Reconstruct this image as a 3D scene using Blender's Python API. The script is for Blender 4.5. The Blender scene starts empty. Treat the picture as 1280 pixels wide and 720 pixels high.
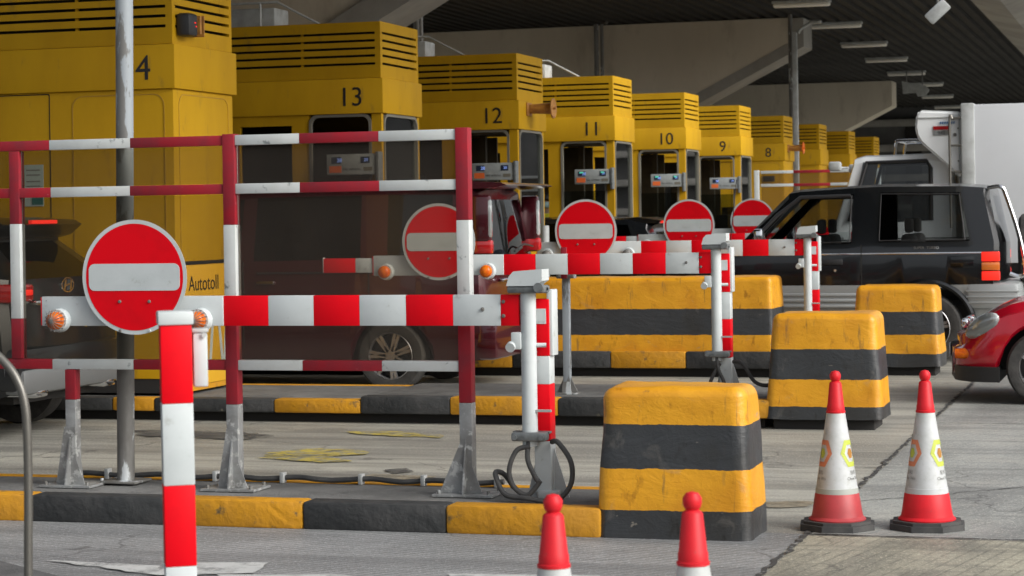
import bpy, bmesh, math, random
from mathutils import Vector, Matrix
random.seed(7)
R = math.radians
scene = bpy.context.scene
COL = scene.collection

# ------------------------------------------------------------ camera
F = 2709.0; YAW = R(16.86); ROLL = 0.0155; HOR = 270.0; CH = 1.64
cam = bpy.data.cameras.new('camera'); camo = bpy.data.objects.new('camera', cam); COL.objects.link(camo)
cam.sensor_width = 36.0; cam.lens = 36.0 * F / 1280.0
cam.shift_y = -(360 - HOR) / 1280.0
cam.clip_start = 0.1; cam.clip_end = 2000
camo.matrix_world = Matrix.Translation((0, 0, CH)) @ Matrix.Rotation(YAW, 4, 'Z') @ Matrix.Rotation(R(90), 4, 'X') @ Matrix.Rotation(-ROLL, 4, 'Z')
cam.dof.use_dof = True; cam.dof.focus_distance = 13.5; cam.dof.aperture_fstop = 6.3
scene.camera = camo

# ------------------------------------------------------------ light (overcast day)
SUN_EL, SUN_AZ = 34, 108          # azimuth measured from +Y towards +X
w = bpy.data.worlds.new('World'); scene.world = w; w.use_nodes = True
nt = w.node_tree; nt.nodes.clear()
sky = nt.nodes.new('ShaderNodeTexSky'); sky.sky_type = 'NISHITA'; sky.sun_disc = False
sky.sun_elevation = R(SUN_EL); sky.sun_rotation = R(SUN_AZ); sky.dust_density = 5; sky.ozone_density = 1
hs = nt.nodes.new('ShaderNodeHueSaturation'); hs.inputs['Saturation'].default_value = 0.32
bg = nt.nodes.new('ShaderNodeBackground'); bg.inputs[1].default_value = 0.14
wo = nt.nodes.new('ShaderNodeOutputWorld')
nt.links.new(sky.outputs[0], hs.inputs['Color']); nt.links.new(hs.outputs[0], bg.inputs[0]); nt.links.new(bg.outputs[0], wo.inputs[0])
sl = bpy.data.lights.new('sun', 'SUN'); sl.energy = 1.2; sl.angle = R(25); sl.color = (1.0, 0.99, 0.96)
so = bpy.data.objects.new('sun', sl); COL.objects.link(so)
sd = Vector((math.sin(R(SUN_AZ)) * math.cos(R(SUN_EL)), math.cos(R(SUN_AZ)) * math.cos(R(SUN_EL)), math.sin(R(SUN_EL))))
so.rotation_euler = sd.to_track_quat('Z', 'Y').to_euler(); so.location = (5, 5, 20)
vs = scene.view_settings; vs.view_transform = 'Standard'; vs.look = 'None'; vs.gamma = 1; vs.use_curve_mapping = False
vs.exposure = 0.5
scene.render.resolution_x = 1024; scene.render.resolution_y = 576

# ------------------------------------------------------------ placing helpers (camera survey -> world)
def ray(px, py):
    dx, dy = px - 640, HOR - py
    c, s = math.cos(ROLL), math.sin(ROLL)
    a = dx * c + dy * s; b = -dx * s + dy * c
    sy, cy = math.sin(YAW), math.cos(YAW)
    return Vector((-sy * F + a * cy, cy * F + a * sy, b)) / F
O = Vector((0, 0, CH))
def onZ(px, py, z=0.0):
    d = ray(px, py); return O + d * ((z - CH) / d.z)
def onY(px, py, Y):
    d = ray(px, py); return O + d * (Y / d.y)
def XY(px, Y, py=350): return onY(px, py, Y).x
def HY(px, py, Y): return onY(px, py, Y).z

# ------------------------------------------------------------ materials
def lin(r, g, b):
    f = lambda v: (v / 255 / 12.92) if v / 255 <= .04045 else ((v / 255 + .055) / 1.055) ** 2.4
    return (f(r), f(g), f(b), 1)
def N(nt, t, **kw):
    n = nt.nodes.new(t)
    for k, v in kw.items(): setattr(n, k, v)
    return n
def M(name, c1, rough=.6, metal=0, c2=None, ns=3, lo=.4, hi=.65, bump=0, bs=40, stretch=None, spec=.5, coat=0, c3=None, ns3=20, lo3=.6, hi3=.7, bump2=0, bs2=5):
    m = bpy.data.materials.new(name); m.use_nodes = True; t = m.node_tree
    b = t.nodes['Principled BSDF']; L = t.links.new
    b.inputs['Roughness'].default_value = rough; b.inputs['Metallic'].default_value = metal
    b.inputs['Specular IOR Level'].default_value = spec; b.inputs['Coat Weight'].default_value = coat
    b.inputs['Coat Roughness'].default_value = .06
    c1 = tuple(c1[:3]) + (1,)
    tc = N(t, 'ShaderNodeTexCoord'); mp = N(t, 'ShaderNodeMapping'); L(tc.outputs['Object'], mp.inputs[0])
    if stretch: mp.inputs['Scale'].default_value = stretch
    col = None
    def rampmix(prev, c, scale, lo, hi):
        n = N(t, 'ShaderNodeTexNoise'); n.inputs['Scale'].default_value = scale; n.inputs['Detail'].default_value = 8; n.inputs['Roughness'].default_value = .62
        L(mp.outputs[0], n.inputs['Vector'])
        r = N(t, 'ShaderNodeValToRGB'); r.color_ramp.elements[0].position = lo; r.color_ramp.elements[1].position = hi
        L(n.outputs['Fac'], r.inputs[0])
        mx = N(t, 'ShaderNodeMix', data_type='RGBA'); L(r.outputs[0], mx.inputs[0])
        if isinstance(prev, tuple): mx.inputs[6].default_value = prev
        else: L(prev, mx.inputs[6])
        mx.inputs[7].default_value = tuple(c[:3]) + (1,)
        return mx.outputs[2]
    cur = c1
    if c2 is not None: cur = rampmix(cur, c2, ns, lo, hi)
    if c3 is not None: cur = rampmix(cur, c3, ns3, lo3, hi3)
    if isinstance(cur, tuple): b.inputs['Base Color'].default_value = cur
    else: L(cur, b.inputs['Base Color'])
    if bump:
        n = N(t, 'ShaderNodeTexNoise'); n.inputs['Scale'].default_value = bs; n.inputs['Detail'].default_value = 6
        L(mp.outputs[0], n.inputs['Vector'])
        bp = N(t, 'ShaderNodeBump'); bp.inputs['Strength'].default_value = bump; bp.inputs['Distance'].default_value = .02
        L(n.outputs['Fac'], bp.inputs['Height'])
        if bump2:
            n2 = N(t, 'ShaderNodeTexNoise'); n2.inputs['Scale'].default_value = bs2; n2.inputs['Detail'].default_value = 3; n2.inputs['Distortion'].default_value = 1.2
            L(mp.outputs[0], n2.inputs['Vector'])
            b2 = N(t, 'ShaderNodeBump'); b2.inputs['Strength'].default_value = bump2; b2.inputs['Distance'].default_value = .05
            L(n2.outputs['Fac'], b2.inputs['Height']); L(b2.outputs[0], bp.inputs['Normal'])
        L(bp.outputs[0], b.inputs['Normal'])
    return m
def emis(name, c, s):
    m = bpy.data.materials.new(name); m.use_nodes = True; b = m.node_tree.nodes['Principled BSDF']
    b.inputs['Base Color'].default_value = c; b.inputs['Emission Color'].default_value = c; b.inputs['Emission Strength'].default_value = s
    return m
def glassy(name, tint, trans, rough=.02, haze=None, hazeamt=0, ior=1.5):
    m = bpy.data.materials.new(name); m.use_nodes = True; t = m.node_tree; t.nodes.clear(); L = t.links.new
    o = N(t, 'ShaderNodeOutputMaterial'); tr = N(t, 'ShaderNodeBsdfTransparent'); tr.inputs[0].default_value = tuple(tint) + (1,)
    g = N(t, 'ShaderNodeBsdfGlossy'); g.inputs['Roughness'].default_value = rough; g.inputs[0].default_value = (.95, .97, 1, 1)
    lw = N(t, 'ShaderNodeFresnel'); lw.inputs['IOR'].default_value = ior
    mx = N(t, 'ShaderNodeMixShader'); L(lw.outputs[0], mx.inputs[0])
    src = tr.outputs[0]
    if haze:
        d = N(t, 'ShaderNodeBsdfDiffuse'); d.inputs[0].default_value = tuple(haze) + (1,)
        tc = N(t, 'ShaderNodeTexCoord'); n = N(t, 'ShaderNodeTexNoise'); n.inputs['Scale'].default_value = 2.5; n.inputs['Detail'].default_value = 6
        L(tc.outputs['Object'], n.inputs['Vector'])
        mr = N(t, 'ShaderNodeMapRange'); mr.inputs[1].default_value = .3; mr.inputs[2].default_value = .7; mr.inputs[3].default_value = hazeamt * .85; mr.inputs[4].default_value = hazeamt * 1.15
        L(n.outputs['Fac'], mr.inputs[0])
        m2 = N(t, 'ShaderNodeMixShader'); L(mr.outputs[0], m2.inputs[0]); L(tr.outputs[0], m2.inputs[1]); L(d.outputs[0], m2.inputs[2]); src = m2.outputs[0]
    L(src, mx.inputs[1]); L(g.outputs[0], mx.inputs[2]); L(mx.outputs[0], o.inputs[0])
    return m
def road(name, base, dark, light, groove=None, gang=0, gstr=.5, streak=(.12, 1.6, 1)):
    m = bpy.data.materials.new(name); m.use_nodes = True; t = m.node_tree; b = t.nodes['Principled BSDF']; L = t.links.new
    b.inputs['Roughness'].default_value = .6; b.inputs['Specular IOR Level'].default_value = .45
    g = N(t, 'ShaderNodeNewGeometry')
    def noise(scale, det, st=None, dist=0):
        n = N(t, 'ShaderNodeTexNoise'); n.inputs['Scale'].default_value = scale; n.inputs['Detail'].default_value = det; n.inputs['Roughness'].default_value = .65; n.inputs['Distortion'].default_value = dist
        mp = N(t, 'ShaderNodeMapping'); L(g.outputs['Position'], mp.inputs[0]); L(mp.outputs[0], n.inputs['Vector'])
        if st: mp.inputs['Scale'].default_value = st
        return n.outputs['Fac']
    def ramp(src, lo, hi):
        r = N(t, 'ShaderNodeMapRange'); r.inputs[1].default_value = lo; r.inputs[2].default_value = hi; L(src, r.inputs[0]); return r.outputs[0]
    def mix(f, a, c, amt=1):
        mx = N(t, 'ShaderNodeMix', data_type='RGBA')
        mm = N(t, 'ShaderNodeMath', operation='MULTIPLY'); L(f, mm.inputs[0]); mm.inputs[1].default_value = amt; L(mm.outputs[0], mx.inputs[0])
        if isinstance(a, tuple): mx.inputs[6].default_value = a
        else: L(a, mx.inputs[6])
        mx.inputs[7].default_value = c; return mx.outputs[2]
    c = mix(ramp(noise(.9, 8, streak), .42, .60), base + (1,), dark + (1,), .85)
    c = mix(ramp(noise(1.3, 10, None, .6), .52, .72), c, light + (1,), .6)
    c = mix(ramp(noise(4, 9, (.5, 3, 1)), .5, .7), c, dark + (1,), .6)
    sp = noise(70, 3)
    c = mix(ramp(sp, .54, .66), c, tuple(x * 1.6 for x in light) + (1,), .5)
    c = mix(ramp(noise(95, 3), .56, .68), c, tuple(x * .55 for x in dark) + (1,), .55)
    hgt = sp
    if groove:
        wv = N(t, 'ShaderNodeTexWave', wave_type='BANDS', bands_direction='X'); wv.inputs['Scale'].default_value = groove; wv.inputs['Distortion'].default_value = .35; wv.inputs['Detail'].default_value = 2; wv.inputs['Detail Scale'].default_value = 3
        mp = N(t, 'ShaderNodeMapping'); mp.inputs['Rotation'].default_value = (0, 0, gang); L(g.outputs['Position'], mp.inputs[0]); L(mp.outputs[0], wv.inputs['Vector'])
        gr = ramp(wv.outputs['Fac'], .86, .98)
        br = N(t, 'ShaderNodeMath', operation='MULTIPLY'); L(gr, br.inputs[0]); L(ramp(noise(5, 5, (.6, 2, 1)), .35, .6), br.inputs[1])
        c = mix(br.outputs[0], c, tuple(x * .45 for x in dark) + (1,), gstr)
    c = mix(ramp(noise(.8, 5, (.04, 2.4, 1)), .5, .66), c, tuple(x * .8 for x in dark) + (1,), .7)
    c = mix(ramp(noise(1.1, 6, None, 1), .64, .72), c, tuple(x * .6 for x in dark) + (1,), .6)
    # cracks
    vo = N(t, 'ShaderNodeTexVoronoi', feature='DISTANCE_TO_EDGE'); vo.inputs['Scale'].default_value = .33
    wn = N(t, 'ShaderNodeTexNoise'); wn.inputs['Scale'].default_value = 1.6; wn.inputs['Detail'].default_value = 8; L(g.outputs['Position'], wn.inputs['Vector'])
    vm = N(t, 'ShaderNodeVectorMath', operation='MULTIPLY_ADD'); L(wn.outputs['Color'], vm.inputs[0]); vm.inputs[1].default_value = (1.1, 1.1, 1.1); L(g.outputs['Position'], vm.inputs[2]); L(vm.outputs[0], vo.inputs['Vector'])
    ck = N(t, 'ShaderNodeMapRange'); ck.inputs[1].default_value = 0; ck.inputs[2].default_value = .006; ck.inputs[3].default_value = 1; ck.inputs[4].default_value = 0; L(vo.outputs[0], ck.inputs[0])
    c = mix(ck.outputs[0], c, (.03, .03, .03, 1), .55)
    L(c, b.inputs['Base Color'])
    bp = N(t, 'ShaderNodeBump'); bp.inputs['Strength'].default_value = .35; bp.inputs['Distance'].default_value = .01; L(hgt, bp.inputs['Height']); L(bp.outputs[0], b.inputs['Normal'])
    return m
def banded(name, stops, noise=.012):
    """paint bands by object height; stops: list of (upper z, colour key)"""
    m = bpy.data.materials.new(name); m.use_nodes = True; t = m.node_tree; b = t.nodes['Principled BSDF']; L = t.links.new
    tc = N(t, 'ShaderNodeTexCoord'); sx = N(t, 'ShaderNodeSeparateXYZ'); L(tc.outputs['Object'], sx.inputs[0])
    def noise_(sc, det=6, dist=0, st=None):
        n = N(t, 'ShaderNodeTexNoise'); n.inputs['Scale'].default_value = sc; n.inputs['Detail'].default_value = det; n.inputs['Distortion'].default_value = dist; n.inputs['Roughness'].default_value = .6
        if st:
            mp = N(t, 'ShaderNodeMapping'); mp.inputs['Scale'].default_value = st; L(tc.outputs['Object'], mp.inputs[0]); L(mp.outputs[0], n.inputs['Vector'])
        else: L(tc.outputs['Object'], n.inputs['Vector'])
        return n.outputs['Fac']
    ma = N(t, 'ShaderNodeMath', operation='MULTIPLY_ADD'); L(noise_(9), ma.inputs[0]); ma.inputs[1].default_value = noise * 2; L(sx.outputs[2], ma.inputs[2])
    r = N(t, 'ShaderNodeValToRGB'); r.color_ramp.interpolation = 'CONSTANT'
    cols = {'y': (.66, .31, .012, 1), 'k': (.034, .037, .04, 1)}
    el = r.color_ramp.elements; pos = 0.0
    el[0].position = 0; el[0].color = cols[stops[0][1]]
    prev = stops[0][0]
    el[1].position = prev + noise; el[1].color = cols[stops[1][1]]
    for i in range(2, len(stops)):
        e = el.new(stops[i - 1][0] + noise); e.color = cols[stops[i][1]]
    L(ma.outputs[0], r.inputs[0])
    def mix(f, a, c, lo, hi, amt):
        mr = N(t, 'ShaderNodeMapRange'); mr.inputs[1].default_value = lo; mr.inputs[2].default_value = hi; mr.inputs[4].default_value = amt; L(f, mr.inputs[0])
        mx = N(t, 'ShaderNodeMix', data_type='RGBA', blend_type='MULTIPLY'); L(mr.outputs[0], mx.inputs[0]); L(a, mx.inputs[6]); mx.inputs[7].default_value = c; return mx.outputs[2]
    c = mix(noise_(2.5, 8), r.outputs[0], (.72, .6, .45, 1), .45, .7, .8)
    c = mix(noise_(14, 8, 0, (1, 1, .5)), c, (.45, .38, .3, 1), .6, .72, .8)
    mx = N(t, 'ShaderNodeMix', data_type='RGBA'); mr = N(t, 'ShaderNodeMapRange'); mr.inputs[1].default_value = .62; mr.inputs[2].default_value = .75; mr.inputs[4].default_value = .35; L(noise_(5, 10, 1), mr.inputs[0])
    L(mr.outputs[0], mx.inputs[0]); L(c, mx.inputs[6]); mx.inputs[7].default_value = (.22, .2, .17, 1)
    # scuffs and chips with their own hard edges
    mc = N(t, 'ShaderNodeMapRange'); mc.inputs[1].default_value = .69; mc.inputs[2].default_value = .70; mc.inputs[4].default_value = .5; L(noise_(11, 9, .3, (.6, .6, 1.3)), mc.inputs[0])
    mx2 = N(t, 'ShaderNodeMix', data_type='RGBA'); L(mc.outputs[0], mx2.inputs[0]); L(mx.outputs[2], mx2.inputs[6]); mx2.inputs[7].default_value = (.3, .27, .22, 1)
    ms = N(t, 'ShaderNodeMapRange'); ms.inputs[1].default_value = .6; ms.inputs[2].default_value = .7; ms.inputs[4].default_value = .55; L(noise_(7, 6, .2, (2.5, 2.5, .35)), ms.inputs[0])
    mx3 = N(t, 'ShaderNodeMix', data_type='RGBA'); L(ms.outputs[0], mx3.inputs[0]); L(mx2.outputs[2], mx3.inputs[6]); mx3.inputs[7].default_value = (.05, .045, .04, 1); mx = mx3
    L(mx.outputs[2], b.inputs['Base Color']); b.inputs['Roughness'].default_value = .42
    h1 = noise_(3.2, 4, 1.6, (1, 1, 2.2)); h2 = noise_(28, 5, 1.0)
    bp = N(t, 'ShaderNodeBump'); bp.inputs['Strength'].default_value = .2; bp.inputs['Distance'].default_value = .03; L(h1, bp.inputs['Height'])
    b2 = N(t, 'ShaderNodeBump'); b2.inputs['Strength'].default_value = .2; b2.inputs['Distance'].default_value = .012; L(h2, b2.inputs['Height']); L(bp.outputs[0], b2.inputs['Normal'])
    L(b2.outputs[0], b.inputs['Normal'])
    return m

MT = dict(
    yel=M('yellow_enamel', (.46, .262, .007), .6, spec=.15, c2=(.38, .208, .006), ns=1.6, lo=.4, hi=.7, c3=(.2, .12, .03), ns3=7, lo3=.6, hi3=.78, bump=.05, bs=30, stretch=(1, 1, .3)),
    yel_d=M('yellow_trim', (.40, .225, .012), .5, c2=(.3, .17, .02), ns=4),
    slot=M('dark_slot', (.012, .011, .009), .9),
    red=M('reflective_red', (.66, .001, .008), .5, c2=(.56, .002, .008), ns=5, lo=.5, hi=.75, spec=.15),
    white=M('reflective_white', (.50, .54, .545), .45, spec=.3, c2=(.42, .46, .465), ns=4, lo=.45, hi=.75, c3=(.3, .3, .28), ns3=16, lo3=.62, hi3=.8),
    fred=M('faded_red_paint', (.29, .012, .022), .5, spec=.25, c2=(.2, .02, .03), ns=5, c3=(.4, .2, .2), ns3=30, lo3=.68, hi3=.75),
    fwhite=M('scuffed_white_paint', (.50, .53, .525), .5, spec=.3, c2=(.45, .47, .46), ns=6, c3=(.2, .22, .22), ns3=14, lo3=.62, hi3=.68),
    galv=M('galvanised_steel', (.3, .31, .31), .5, .35, c2=(.18, .18, .175), ns=6, c3=(.44, .45, .44), ns3=18, lo3=.55, hi3=.62),
    galv_d=M('weathered_steel', (.13, .125, .115), .6, .3, c2=(.2, .2, .19), ns=8, c3=(.5, .53, .54), ns3=7, lo3=.56, hi3=.6, stretch=(1, 1, .35)),
    gpaint=M('peeling_grey_white_paint', (.25, .28, .30), .55, c2=(.12, .12, .115), ns=6, lo=.5, hi=.54, stretch=(1.5, 1.5, .4)),
    steel=M('stainless_steel', (.15, .145, .13), .4, .6),
    chrome=M('chrome', (.75, .76, .78), .12, 1),
    bracket=M('grey_bracket', (.17, .185, .19), .5, .2, c2=(.1, .11, .11), ns=20),
    blk=M('black_rubber', (.035, .036, .037), .7, c2=(.06, .06, .058), ns=9),
    blkp=M('black_plastic', (.02, .02, .021), .45),
    tyre=M('tyre_rubber', (.028, .027, .026), .8, c2=(.05, .048, .045), ns=12, bump=.2, bs=60),
    alloy=M('alloy_wheel', (.4, .4, .41), .3, .8),
    conc=M('stained_concrete', (.60, .545, .44), .85, c2=(.46, .41, .325), ns=.35, lo=.35, hi=.7, c3=(.33, .285, .215), ns3=1.6, lo3=.55, hi3=.8, bump=.25, bs=12, stretch=(1, 1, .35)),
    conc_l=M('pale_concrete', (.31, .30, .27), .85, c2=(.22, .21, .19), ns=.8, bump=.2, bs=15),
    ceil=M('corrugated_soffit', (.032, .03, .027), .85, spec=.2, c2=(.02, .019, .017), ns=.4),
    tube=M('lamp_diffuser', (.85, .83, .76), .6),
    wallg=M('grey_render', (.14, .14, .135), .85, c2=(.09, .09, .088), ns=.5),
    glass=glassy('tinted_booth_glass', (.55, .6, .6), 1),
    perspex=glassy('dusty_perspex', (.80, .76, .70), 1, .08, (.18, .16, .14), .10, ior=1.22),
    cglass=glassy('dark_car_glass', (.12, .12, .115), 1),
    perspex_c=glassy('clear_perspex', (.74, .72, .67), 1, .08, (.16, .15, .13), .05, ior=1.2),
    cglass_d=glassy('privacy_glass', (.04, .04, .04), 1),
    cglass_l=glassy('clear_car_glass', (.55, .57, .57), 1),
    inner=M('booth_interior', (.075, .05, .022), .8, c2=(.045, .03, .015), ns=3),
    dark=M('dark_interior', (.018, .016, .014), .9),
    rub_gasket=M('pale_gasket', (.16, .15, .12), .6),
    disp=M('display_casing', (.3, .325, .325), .5, c2=(.24, .26, .26), ns=12),
    led=emis('led_blue', (.25, .38, .9, 1), .3), ledg=emis('led_green', (.1, .6, .45, 1), .25),
    led_bg=M('led_panel', (.02, .03, .06), .3),
    orange=M('orange_label', (.65, .13, .03), .5), amber=M('amber_lens', (.72, .16, .004), .3, spec=.3, c2=(.5, .07, .004), ns=30),
    rust=M('rusty_orange', (.42, .2, .04), .6, c2=(.25, .1, .03), ns=14),
    ink=M('black_ink', (.014, .013, .012), .5),
    maroon=M('maroon_car_paint', (.055, .004, .009), .25, .3, coat=.8), black=M('black_car_paint', (.004, .005, .006), .25, .1, coat=.6),
    grey_suv=M('dark_grey_car_paint', (.008, .009, .011), .3, .2, coat=.45),
    carred=M('red_car_paint', (.50, .006, .022), .22, .1, coat=.9),
    silver_d=M('dull_silver_plastic', (.13, .135, .135), .45, .3),
    silver=M('silver_cladding', (.36, .38, .38), .4, .4), cwhite=M('white_car_paint', (.80, .83, .84), .3, coat=.5),
    boxw=M('white_truck_panel', (.80, .83, .86), .45, c2=(.74, .77, .80), ns=.6),
    tail=emis('lit_tail_lamp', (.8, .02, .01, 1), .55), tail_off=M('red_lens', (.4, .01, .012), .12, coat=1), tail_or=M('orange_lens', (.7, .18, .03), .15, coat=1),
    lens=M('headlamp_lens', (.46, .49, .49), .15, .3, c2=(.25, .27, .27), ns=6, lo=.42, hi=.5, coat=1),
    conered=M('cone_red_plastic', (.6, .012, .02), .5, spec=.3, c2=(.5, .012, .02), ns=8, c3=(.35, .04, .04), ns3=25, lo3=.62, hi3=.75),
    coned=M('worn_cone_red', (.40, .04, .045), .5, c2=(.32, .035, .04), ns=9),
    conew=M('cone_sleeve', (.50, .52, .53), .45, c2=(.4, .42, .41), ns=8, c3=(.3, .3, .28), ns3=16, lo3=.56, hi3=.76), conegrey=M('cone_sleeve_worn', (.36, .38, .35), .5),
    lime=M('lime_print', (.42, .48, .06), .5), oprint=M('orange_print', (.6, .2, .1), .5), brprint=M('brown_print', (.35, .16, .02), .5), gprint=M('grey_print', (.2, .2, .19), .6),
    asph=M('dark_asphalt_top', (.085, .085, .082), .85, c2=(.14, .14, .135), ns=2.5, c3=(.05, .05, .05), ns3=7, bump=.4, bs=60),
    kyel=M('kerb_yellow', (.50, .235, .01), .65, spec=.3, c2=(.42, .2, .02), ns=5, c3=(.12, .085, .04), ns3=9, lo3=.58, hi3=.68, bump=.3, bs=25, bump2=.18, bs2=6),
    kblk=M('kerb_black', (.03, .032, .033), .7, spec=.3, c2=(.05, .05, .05), ns=5, c3=(.16, .145, .11), ns3=8, lo3=.66, hi3=.74, bump=.35, bs=25, bump2=.2, bs2=6),
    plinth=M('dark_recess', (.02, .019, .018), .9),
    sign_y=M('sign_yellow', (.66, .36, .02), .45), skin=M('skin', (.45, .27, .19), .6), mask=M('mask_blue', (.5, .68, .75), .8), vest=M('vest_yellow', (.7, .6, .03), .6), hair=M('hair', (.012, .01, .01), .6),
    paper=M('paper_notice', (.38, .45, .42), .6), teal=M('teal_print', (.03, .13, .12), .6),
    ltgrey=M('light_grey_metal', (.42, .44, .44), .5, c2=(.3, .31, .3), ns=6), seat=M('grey_seat', (.12, .12, .12), .8),
    roadyel=M('worn_yellow_marking', (.42, .33, .05), .75, c2=(.26, .24, .15), ns=9, lo=.45, hi=.55, c3=(.15, .15, .13), ns3=35, lo3=.55, hi3=.62),
    roadwhite=M('worn_white_marking', (.44, .45, .44), .7, c2=(.38, .39, .38), ns=8, lo=.5, hi=.62, c3=(.2, .2, .2), ns3=30, lo3=.62, hi3=.7),
    tan=M('tan_patch', (.2, .165, .11), .85, c2=(.26, .23, .17), ns=6, lo=.4, hi=.6), joint=M('tar_joint', (.035, .035, .034), .8, c2=(.2, .2, .19), ns=14, lo=.55, hi=.62),
    patchd=M('dark_tar_patch', (.055, .053, .05), .8, c2=(.12, .115, .1), ns=12, lo=.5, hi=.6), asphf=M('foreground_asphalt', (.065, .066, .067), .85, c2=(.1, .1, .1), ns=4, bump=.4, bs=80),
)

def worn(key, sc, lo, hi, st=None):
    m = MT[key]; t = m.node_tree; L = t.links.new; b = t.nodes['Principled BSDF']
    g = N(t, 'ShaderNodeNewGeometry'); n = N(t, 'ShaderNodeTexNoise'); n.inputs['Scale'].default_value = sc; n.inputs['Detail'].default_value = 10; n.inputs['Roughness'].default_value = .7
    L(g.outputs['Position'], n.inputs['Vector'])
    mr = N(t, 'ShaderNodeMapRange'); mr.inputs[1].default_value = lo; mr.inputs[2].default_value = hi; mr.inputs[3].default_value = 1; mr.inputs[4].default_value = 0; L(n.outputs['Fac'], mr.inputs[0])
    L(mr.outputs[0], b.inputs['Alpha'])
worn('roadyel', 4, .46, .72); worn('roadwhite', 5, .5, .75); worn('patchd', 3, .44, .7); worn('tan', 4, .44, .7)

# ------------------------------------------------------------ mesh builder
class MB:
    def __init__(s): s.bm = bmesh.new(); s.mi = 0
    def _new(s, verts, faces):
        vs_ = [s.bm.verts.new(v) for v in verts]; out = []
        for f in faces:
            try:
                fc = s.bm.faces.new([vs_[i] for i in f]); fc.material_index = s.mi; out.append(fc)
            except ValueError: pass
        return vs_, out
    def box(s, x0, x1, y0, y1, z0, z1, bev=0, mi=None, seg=2, rot=None, ctr=None):
        if mi is not None: s.mi = mi
        b = bmesh.new(); bmesh.ops.create_cube(b, size=1)
        bmesh.ops.scale(b, vec=(abs(x1 - x0), abs(y1 - y0), abs(z1 - z0)), verts=b.verts)
        if bev: bmesh.ops.bevel(b, geom=list(b.edges), offset=bev, segments=seg, affect='EDGES', profile=.5)
        if rot is not None: bmesh.ops.transform(b, matrix=rot, verts=b.verts)
        bmesh.ops.translate(b, vec=((x0 + x1) / 2, (y0 + y1) / 2, (z0 + z1) / 2), verts=b.verts)
        s.merge(b); return s
    def merge(s, b):
        mp = {v: s.bm.verts.new(v.co) for v in b.verts}
        for f in b.faces:
            try: nf = s.bm.faces.new([mp[v] for v in f.verts]); nf.material_index = s.mi; nf.smooth = True
            except ValueError: pass
        b.free()
    def cyl(s, p0, p1, r0, r1=None, n=16, mi=None, cap=True):
        if mi is not None: s.mi = mi
        r1 = r0 if r1 is None else r1
        p0, p1 = Vector(p0), Vector(p1); d = (p1 - p0).normalized()
        a = d.orthogonal().normalized(); c = d.cross(a)
        v = [p + (a * math.cos(2 * math.pi * i / n) + c * math.sin(2 * math.pi * i / n)) * r for p, r in ((p0, r0), (p1, r1)) for i in range(n)]
        f = [(i, (i + 1) % n, n + (i + 1) % n, n + i) for i in range(n)]
        if cap: f += [tuple(range(n))[::-1], tuple(range(n, 2 * n))]
        s._new(v, f); return s
    def tube(s, pts, r, n=10, mi=None, smooth=True):
        if mi is not None: s.mi = mi
        P = [Vector(p) for p in pts]
        if smooth and len(P) > 2:
            Q = []
            for i in range(len(P) - 1):
                a, b, c, d = P[max(i - 1, 0)], P[i], P[i + 1], P[min(i + 2, len(P) - 1)]
                for k in range(6):
                    t = k / 6; Q.append(.5 * ((2 * b) + (c - a) * t + (2 * a - 5 * b + 4 * c - d) * t * t + (3 * b - a - 3 * c + d) * t ** 3))
            Q.append(P[-1]); P = Q
        v = []; up = None
        for i, p in enumerate(P):
            d = (P[min(i + 1, len(P) - 1)] - P[max(i - 1, 0)]).normalized()
            up = d.orthogonal().normalized() if up is None else (up - d * up.dot(d)).normalized()
            c = d.cross(up)
            v += [p + (up * math.cos(2 * math.pi * k / n) + c * math.sin(2 * math.pi * k / n)) * r for k in range(n)]
        m = len(P); f = [(i * n + k, i * n + (k + 1) % n, (i + 1) * n + (k + 1) % n, (i + 1) * n + k) for i in range(m - 1) for k in range(n)]
        f += [tuple(range(n))[::-1], tuple(range((m - 1) * n, m * n))]
        s._new(v, f); return s
    def lathe(s, prof, c=(0, 0, 0), axis='Z', n=32, mi=None, mis=None):
        if mi is not None: s.mi = mi
        c = Vector(c); v = []
        for r, h in prof:
            for k in range(n):
                a = 2 * math.pi * k / n; x, y = max(r, 1e-4) * math.cos(a), max(r, 1e-4) * math.sin(a)
                v.append(c + {'Z': Vector((x, y, h)), 'Y': Vector((x, h, y)), 'X': Vector((h, x, y))}[axis])
        for i in range(len(prof) - 1):
            pass
        f = []; 
        vs_ = [s.bm.verts.new(q) for q in v]
        for i in range(len(prof) - 1):
            for k in range(n):
                fc = s.bm.faces.new([vs_[i * n + k], vs_[i * n + (k + 1) % n], vs_[(i + 1) * n + (k + 1) % n], vs_[(i + 1) * n + k]])
                fc.material_index = mis[i] if mis else s.mi
        return s
    def prism(s, poly, a0, a1, axis='Y', mi=None):
        """poly of 2D points extruded along axis: 'Y' -> (x,z), 'Z' -> (x,y), 'X' -> (y,z)"""
        if mi is not None: s.mi = mi
        fn = {'Y': lambda p, a: Vector((p[0], a, p[1])), 'Z': lambda p, a: Vector((p[0], p[1], a)), 'X': lambda p, a: Vector((a, p[0], p[1]))}[axis]
        n = len(poly); v = [fn(p, a0) for p in poly] + [fn(p, a1) for p in poly]
        f = [tuple(range(n)), tuple(range(n, 2 * n))[::-1]] + [(i, n + i, n + (i + 1) % n, (i + 1) % n) for i in range(n)]
        s._new(v, f); return s
    def quad(s, pts, mi=None):
        if mi is not None: s.mi = mi
        s._new([Vector(p) for p in pts], [tuple(range(len(pts)))]); return s
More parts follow.
